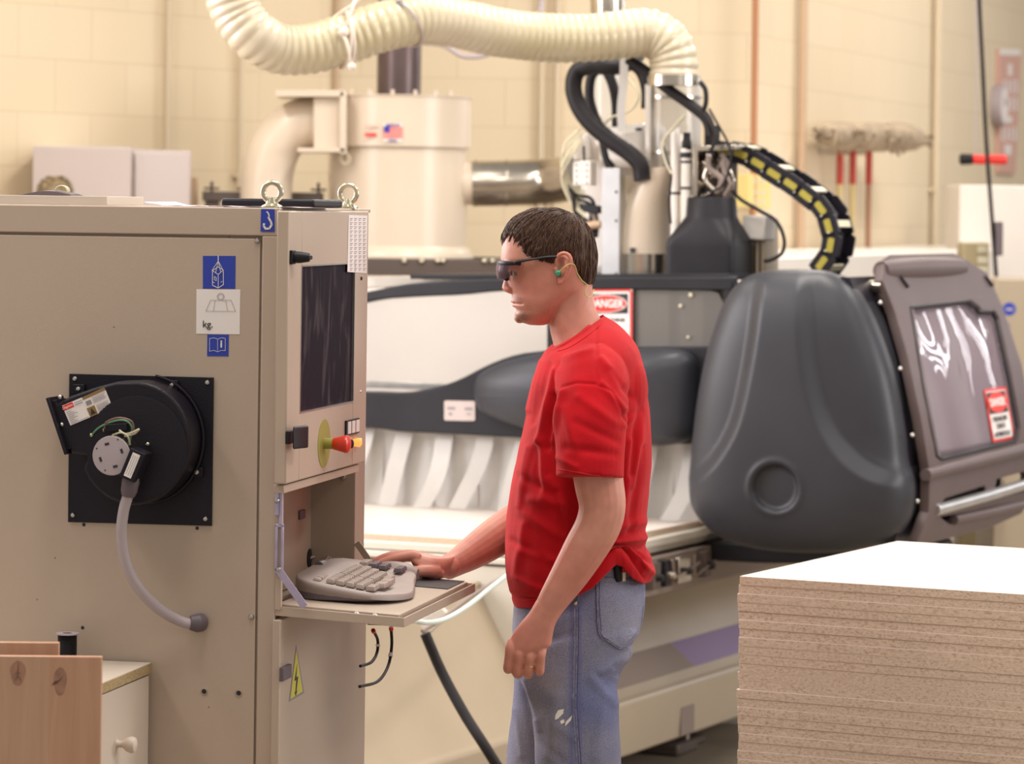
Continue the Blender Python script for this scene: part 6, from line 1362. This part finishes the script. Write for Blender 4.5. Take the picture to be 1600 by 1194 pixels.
cp = spline([P(874, 425, -.090), P(882, 417, -.094), P(891, 412.5, -.094), P(898, 415, -.090), P(902, 427, -.078), P(909, 438, -.070), P(917, 446, -.064), P(914, 457, -.066), P(918, 464, -.064), P(925, 462, -.055), P(928, 452, -.042)], 6)
g_(MB().tube(cp, .0011, 6), 'ear_plug_cord', 'cord', man)
# --- shirt
sh = MB()
def sring(Fp, Bp, hw, dy=0, ex=.82): return ring(Fp, Bp, hw, dy, 48, ex)
SR = [sring((803, 944), (1017, 906), .176), sring((796, 925), (1022, 884), .182), sring((791, 900), (1013, 862), .182), sring((789, 868), (1007, 838), .180), sring((790, 830), (1011, 800), .182), sring((794, 790), (1016, 762), .186), sring((802, 745), (1019, 722), .19), sring((811, 705), (1018, 688), .194), sring((820, 665), (1015, 652), .198), sring((828, 628), (1010, 615), .200), sring((835, 596), (1006, 580), .198), sring((843, 570), (998, 548), .185), sring((850, 553), (984, 524), .160, 0, .9), sring((859, 543), (965, 505), .118, 0, 1), sring((864, 540), (950, 496), .084, 0, 1), sring((865, 541), (944, 492), .070, 0, 1)]
def inset(r, k): c = sum(r, Vector())/len(r); return [c+(p-c)*k for p in r]
rowsS = dense(SR, 3); bot = rowsS[0]; top = rowsS[-1]
up_ = Vector((0, 0, .03)); tp_in = [inset(top, .93), [p-Vector((0, 0, .02)) for p in inset(top, .90)]]
sh.rings([[p+up_ for p in inset(bot, .90)], inset(bot, .945)]+rowsS+tp_in)
def sleeve(pts, inn=.03):
    c = spline([P(a, b_, d) for a, b_, d, r in pts], 5); r = [v.x for v in spline([(r, 0, 0) for a, b_, d, r in pts], 5)]
    e = c[-1]; t = (c[-1]-c[-3]).normalized(); c = c+[e, e-t*inn]; r = r+[r[-1]*.88, r[-1]*.84]; sh.tube(c, r, 32, flat=.98, up=(0, 1, 0))
sleeve([(925, 585, -.13, .072), (926, 600, -.168, .074), (925, 625, -.198, .073), (923, 665, -.222, .071), (922, 705, -.235, .0685), (921, 746, -.243, .0665)])
sleeve([(925, 585, .13, .072), (920, 610, .168, .073), (908, 660, .20, .070), (895, 705, .205, .068), (884, 740, .205, .068)])
# under the shoulder blade and the tail of the shirt over the hip pocket
sh.sph(P(985, 610, -.08), (.035, .07, .07), 20, 12); sh.sph(P(985, 610, .08), (.035, .07, .07), 20, 12)
sh.sph(P(1000, 882, -.05), (.024, .075, .030), 20, 12)
shm = remesh(sh, .0032, 4)
# folds: ((x0,y0),(x1,y1), width px, height m)
FOLDS = [((846, 566), (826, 640), 5, .006), ((858, 570), (832, 660), 5, -.005), ((868, 580), (843, 690), 6, .007), ((868, 620), (856, 700), 5, -.006), ((845, 690), (852, 775), 8, .0050), ((838, 700), (842, 760), 6, -.004), ((826, 700), (812, 790), 6, .005), ((878, 612), (862, 690), 5, .006),
         ((976, 650), (1000, 643), 5, -.002), ((976, 665), (998, 640), 6, .003), ((1004, 640), (990, 760), 6, .005), ((1000, 640), (985, 740), 6, -.006), ((985, 690), (975, 800), 6, .0045), ((1005, 700), (985, 830), 6, -.005),
         ((815, 800), (870, 835), 8, .0035), ((800, 845), (850, 872), 6, -.003), ((820, 860), (875, 880), 7, .0035), ((812, 905), (850, 925), 5, .003), ((820, 820), (806, 900), 7, .004), ((798, 930), (850, 940), 4, -.004),
         ((925, 895), (985, 862), 5, .006), ((930, 905), (960, 880), 4, -.004), ((955, 860), (1010, 855), 6, -.008), ((965, 850), (1012, 838), 7, .007), ((975, 866), (1018, 895), 5, .006), ((985, 862), (1020, 880), 4, -.005), ((968, 868), (1005, 905), 4, -.005), ((940, 830), (1005, 815), 7, .0045), ((945, 845), (1000, 835), 6, -.004),
         ((880, 640), (900, 700), 8, .003), ((905, 620), (960, 660), 8, .003), ((885, 700), (960, 710), 7, -.003), ((900, 660), (965, 690), 7, -.0025), ((872, 715), (900, 730), 5, .003), ((940, 600), (975, 640), 6, .0035), ((955, 580), (985, 620), 5, -.004), ((880, 560), (925, 545), 5, .0025), ((940, 560), (970, 600), 6, .004),
         ((812, 745), (860, 770), 7, -.0035), ((830, 780), (885, 790), 8, .0035), ((860, 750), (885, 800), 7, .004), ((870, 770), (880, 830), 6, -.004)]
SEAMS = [[(872, 615), (880, 604), (900, 598), (930, 600), (955, 612), (970, 640), (978, 662)], [(933, 512), (932, 545), (933, 585), (935, 598)]]
def shirt_disp(p, n):
    px, py = inv(p); d = .0030*noise.noise(Vector((p.x*11, p.y*9, p.z*6)))+.0015*noise.noise(p*24)
    if n.y < .25:
        k = sst((.25-n.y)/.5)
        for (x0, y0), (x1, y1), w_, h in FOLDS:
            dx, dy = x1-x0, y1-y0; L2 = dx*dx+dy*dy; t = ((px-x0)*dx+(py-y0)*dy)/L2
            if -.3 < t < 1.3:
                tt = max(0, min(1, t)); q = math.hypot(px-x0-dx*tt, py-y0-dy*tt)
                if q < 2.6*w_: d += 1.55*h*k*gs(q, w_*1.0)*(1-.5*abs(tt-.5))
        for s in SEAMS:
            if 500 < py < 670 and px > 860:
                q = min(math.hypot(px-a-(c-a)*max(0, min(1, ((px-a)*(c-a)+(py-b_)*(e-b_))/((c-a)**2+(e-b_)**2))), py-b_-(e-b_)*max(0, min(1, ((px-a)*(c-a)+(py-b_)*(e-b_))/((c-a)**2+(e-b_)**2)))) for (a, b_), (c, e) in zip(s, s[1:]))
                d -= .0028*gs(q, 2.2)
    v = n*d
    if p.y < PD+.05 and py > 790:
        hem = 944-(px-803)*.178; sh_ = interp([(838, 0), (900, 10), (925, 18), (945, 34), (962, 46), (972, 40), (988, 18), (1005, 4), (1018, 0)], px)
        k = sst(1-(hem-py)/75)*sst((PD+.05-p.y)/.09); v = v+Vector((0, 0, sh_*k/760*1.0))
    return v
M['shirt'] = mat('red_cotton', (.50, .0055, .012), .85, bump=.25, bscale=700, col2=(.41, .0045, .010), nscale=12, spec=.12)
M['shirt'].node_tree.nodes['Principled BSDF'].inputs['Sheen Weight'].default_value = .25
M['shirt'].node_tree.nodes['Principled BSDF'].inputs['Sheen Tint'].default_value = (1, .35, .35, 1)
shirt = finish(shm, 't_shirt', 'shirt', man, shirt_disp)
SW = {}
def bvhof(o): return BVHTree.FromPolygons([tuple(v.co+OFF) for v in o.data.vertices], [tuple(p.vertices) for p in o.data.polygons])
def proj(bv, px, py, off=.001):
    o = Vector((0, 0, CAMH)); d = (at(px, py, 1)-o).normalized(); loc, n, i, ds_ = bv.ray_cast(o, d)
    if loc is None: return None
    return loc-d*off
def ptube(bv, pts, r, m, nm, par, off=.0006, sub_=6, smoothz=True):
    pp = spline([(a, b_, 0) for a, b_ in pts], sub_); q = [proj(bv, v.x, v.y, off) for v in pp]; q = [v for v in q if v is not None]
    q2 = [(q[max(0, i-1)]+q[i]*2+q[min(len(q)-1, i+1)])/4 for i in range(len(q))]
    o = MB().tube(q2, r, 6).build(nm, m, None)
    for v in o.data.vertices: v.co = Vector(v.co)-OFF
    o.parent = par; return o
bs = bvhof(shirt)
M['shirtseam'] = mat('red_cotton_rib', (.50, .008, .010), .85)
ptube(bs, [(865.5, 545), (880, 540), (900, 527), (920, 511), (935, 499), (942, 495)], .0045, 'shirtseam', 'collar_rib', shirt, -.001); ptube(bs, [(871, 549), (885, 545), (905, 534), (925, 519), (940, 506)], .0012, 'shirt', 'collar_seam', shirt)
ptube(bs, [(871.5, 733), (895, 737), (930, 743), (971, 746)], .0011, 'shirtseam', 'sleeve_hem', shirt)
ptube(bs, [(804, 935), (820, 938), (838, 936)], .0012, 'shirtseam', 'lower_hem', shirt)
# --- jeans
jn = MB()
def jr(Fp, Bp, hw, dy=0): return ring(Fp, Bp, hw, dy, 40, .85)
jn.rings(dense([jr((815, 885), (1003, 862), .148), jr((812, 915), (1002, 890), .150), jr((804, 940), (1008, 905), .160), jr((801, 975), (1007, 945), .170), jr((802, 1005), (1000, 985), .176), jr((804, 1035), (984, 1022), .178), jr((812, 1065), (965, 1055), .165), jr((826, 1082), (950, 1075), .12)], 4))
NEAR = [jr((806, 1000), (996, 985), .088, -.088), jr((806, 1035), (978, 1025), .094, -.086), jr((815, 1070), (965, 1058), .095, -.088), jr((828, 1100), (965, 1095), .094, -.09), jr((835, 1150), (968, 1148), .092, -.09), jr((836, 1194), (970, 1194), .090, -.09), jr((842, 1300), (965, 1300), .085, -.09), jr((850, 1450), (955, 1450), .078, -.09), jr((852, 1640), (958, 1640), .080, -.09), jr((850, 1668), (960, 1668), .082, -.09)]
FARL = [jr((803, 1000), (990, 985), .088, .088), jr((803, 1040), (970, 1025), .094, .086), jr((803, 1075), (950, 1062), .094, .09), jr((800, 1110), (935, 1105), .092, .09), jr((795, 1150), (925, 1150), .09, .09), jr((790, 1194), (915, 1194), .088, .09), jr((786, 1300), (905, 1300), .083, .09), jr((790, 1450), (895, 1450), .078, .09), jr((792, 1640), (898, 1640), .08, .09), jr((790, 1668), (900, 1668), .082, .09)]
jn.rings(dense(NEAR, 4)); jn.rings(dense(FARL, 4))
jm = remesh(jn, .0036, 4)
JF = [((900, 960), (835, 985), 8, .004), ((890, 990), (838, 1010), 7, -.004), ((822, 1062), (842, 1140), 5, .006), ((812, 1060), (836, 1120), 5, -.005), ((960, 1040), (1000, 1000), 6, -.006), ((940, 1050), (985, 1020), 6, .006), ((950, 1070), (975, 1040), 5, -.005), ((945, 1090), (930, 1180), 9, .004), ((870, 1090), (860, 1180), 10, .004), ((845, 1160), (880, 1190), 6, -.003), ((925, 1060), (960, 1100), 8, .004), ((985, 1015), (962, 1060), 5, .005), ((810, 960), (820, 1020), 6, -.003), ((805, 1110), (815, 1180), 5, .004), ((850, 1120), (895, 1150), 9, .003)]
def jean_disp(p, n):
    px, py = inv(p); d = .0022*noise.noise(p*11)+.0010*noise.noise(p*30)
    if n.y < .25 and py < 1300:
        for (x0, y0), (x1, y1), w_, h in JF:
            dx, dy = x1-x0, y1-y0; L2 = dx*dx+dy*dy; tt = max(0, min(1, ((px-x0)*dx+(py-y0)*dy)/L2)); q = math.hypot(px-x0-dx*tt, py-y0-dy*tt)
            if q < 2.6*w_: d += h*gs(q, w_)*(1-.4*abs(tt-.5))
    return d
def jean_col(p):
    px, py = inv(p); base = (.150, .165, .300); n1 = noise.noise(p*7); n2 = noise.noise(p*22); f = .35+.5*n1+.2*n2
    f += .55*gs(math.hypot((px-855)/38, (py-1095)/75), 1)+.35*gs((px-815)/22, 1)
    c = mixc(base, (.275, .265, .315), max(0, min(1, f)))
    if abs(px-899) < 11 and py > 940: c = mixc(c, (.115, .125, .29), .6*gs((abs(px-899)-6)/4, 1))
    t = .40*gs(math.hypot((px-855)/20, (py-1065)/16), 1); c = mixc(c, (.34, .24, .19), max(0, t*(.6+.8*n2)))
    return c
M['jeans'] = mat('faded_denim', (.2, .2, .33), .88, bump=.35, bscale=620, spec=.12); nt = M['jeans'].node_tree; a_ = nt.nodes.new('ShaderNodeAttribute'); a_.attribute_name = 'Col'
nz2 = nt.nodes.new('ShaderNodeTexNoise'); nz2.inputs['Scale'].default_value = 420; nz2.inputs['Detail'].default_value = 3; tc_ = [q for q in nt.nodes if q.type == 'TEX_COORD'][0]; nt.links.new(tc_.outputs['Object'], nz2.inputs['Vector'])
mr = nt.nodes.new('ShaderNodeMapRange'); mr.inputs[1].default_value = .3; mr.inputs[2].default_value = .7; mr.inputs[3].default_value = .78; mr.inputs[4].default_value = 1.22; nt.links.new(nz2.outputs['Fac'], mr.inputs[0])
mm = nt.nodes.new('ShaderNodeVectorMath'); mm.operation = 'SCALE'; nt.links.new(a_.outputs['Color'], mm.inputs[0]); nt.links.new(mr.outputs[0], mm.inputs['Scale']); nt.links.new(mm.outputs[0], nt.nodes['Principled BSDF'].inputs['Base Color'])
jeans = finish(jm, 'jeans', 'jeans', man, jean_disp, jean_col)
bj = bvhof(jeans); M['denimseam'] = mat('denim_seam', (.30, .27, .33), .9, col2=(.12, .13, .25), nscale=140, spec=.1); M['denimdark'] = mat('denim_seam_dark', (.10, .105, .22), .9, spec=.1)
for dx, m in ((0, 'denimseam'), (4.5, 'denimseam'), (7.0, 'denimdark')): ptube(bj, [(897+dx, 948), (897+dx, 1000), (896+dx, 1050), (895+dx, 1100), (898+dx, 1150), (901+dx, 1193), (902+dx, 1240)], .0011 if dx < 6 else .0009, m, 'side_seam', jeans, .0002, 10)
PK = [(932, 902), (970, 905), (1009, 910), (1008, 945), (1002, 985), (990, 1003), (972, 1015), (952, 1003), (936, 990), (933, 945)]
def patch(bv, poly, off, m, nm, par, rings_=6):
    pp = []
    for i in range(len(poly)):
        a, b_ = poly[i], poly[(i+1) % len(poly)]; pp += [(a[0]+(b_[0]-a[0])*k/6, a[1]+(b_[1]-a[1])*k/6) for k in range(6)]
    c = (sum(q[0] for q in pp)/len(pp), sum(q[1] for q in pp)/len(pp)); rs = []
    edge = []
    for q in pp: v = proj(bv, *q, -.002); edge.append(v)
    if any(e is None for e in edge): edge = [e if e is not None else next(x for x in edge if x is not None) for e in edge]
    rs.append(edge)
    for j in range(rings_+1):
        f = 1-j/rings_; f = max(f, .02); row = []
        for (x, y), e in zip(pp, edge):
            v = proj(bv, c[0]+(x-c[0])*f, c[1]+(y-c[1])*f, off); row.append(v if v is not None else e)
        rs.append(row)
    o = MB().rings(rs).build(nm, m, None, smooth=50)
    for v in o.data.vertices: v.co = Vector(v.co)-OFF
    o.parent = par; return o
def colorize(o):
    at_ = o.data.color_attributes.new('Col', 'FLOAT_COLOR', 'POINT'); buf = []
    for v in o.data.vertices: buf += list(mixc(jean_col(Vector(v.co)+OFF), (.29, .28, .33), .25))+[1]
    at_.data.foreach_set('color', buf)
pk = patch(bj, PK, .003, 'jeans', 'back_pocket', jeans); colorize(pk)
PKi = [((x-970)*.94+970, (y-957)*.95+957) for x, y in PK]
ptube(bj, PK+[PK[0]], .0010, 'denimseam', 'pocket_edge', jeans, .0032, 5); ptube(bj, PKi[3:]+[PKi[0]], .0007, 'denimseam', 'pocket_stitch', jeans, .0034, 5); ptube(bj, [(933, 909), (970, 912), (1007, 916)], .0007, 'denimseam', 'pocket_stitch', jeans, .0034, 5)
ptube(bj, [(937, 906), (937, 950), (940, 988)], .0008, 'denimdark', 'pocket_stitch', jeans, .0034, 5)
ptube(bj, [(905, 925), (902, 938), (893, 946)], .0012, 'denimseam', 'front_pocket_edge', jeans, .0005, 5)
ptube(bj, [(925, 892), (960, 890), (1000, 896)], .0012, 'denimseam', 'waistband', jeans, .0005, 5)
for (x, y) in ((899, 943),): v = proj(bj, x, y, .001); MB().sph(v, (.0045, .002, .0045), 12, 8).build('rivet', 'zinc', jeans, world=False).location = -OFF
paint = [[(868, 1117), (872, 1110), (881, 1108), (880, 1115), (872, 1123), (867, 1125)], [(875, 1127), (881, 1124), (882, 1129), (877, 1132)], [(884, 1128), (890, 1122), (894, 1118), (892, 1126), (886, 1132), (883, 1135)]]
for q in paint: patch(bj, q, .0009, 'lam', 'paint_stain', jeans, 2)
for cx, s in ((856, -1), (796, 1)):            # shoes
    b = MB(); rs = []
    for i in range(12):
        u = i/11; x = -.11+.27*u; hw = .045*math.sin(math.pi*(.12+.76*u))**.5; hh2 = .055+.06*sst((u-.35)/.4)
        rs.append([Vector((P(cx+28, 1690).x+x, PD+s*.09+hw*math.cos(t), max(0, (hh2*.5)*(1+math.sin(t))))) for t in [2*math.pi*k/20 for k in range(20)]])
    o = b.rings(rs).build('shoe', 'kbd', None)
    for v in o.data.vertices: v.co = Vector(v.co)-OFF
    o.parent = man
# ring
rg = P(826.5, 1040, HDY+.0035); r_ = .0112
o = MB().tube([rg+Vector((r_*math.cos(t), r_*math.sin(t)*1.0, -.0005-.0018*math.cos(t))) for t in [2*math.pi*k/28 for k in range(28)]], .0013, 8, closed=True, up=(0, 0, 1)).build('finger_ring', 'brass', None)
for v in o.data.vertices: v.co = Vector(v.co)-OFF
o.parent = man
# things in the back pocket
v = proj(bj, 966, 905, .010)
kn = MB().tube([v+Vector((.001, .006, -.004)), v+Vector((0, .004, .004)), v+Vector((-.004, 0, .03)), v+Vector((-.006, 0, .058))], [.007, .0078, .0075, .005], 12).build('pocket_tool', 'rubber', None); tag(kn, 'black handled tool sticking out of the back pocket of the jeans', 'tool')
v = proj(bj, 974.5, 905, .009)
pc = MB().tube([v+Vector((0, .003, -.004)), v+Vector((0, 0, .014))], .0042, 6).build('pencil', 'pencil', None); tag(pc, 'short pale pencil in the back pocket beside the black tool', 'pencil'); MB().tube([v+Vector((0, 0, .014)), v+Vector((0, 0, .022))], .004, 8).build('eraser', 'redst', pc)
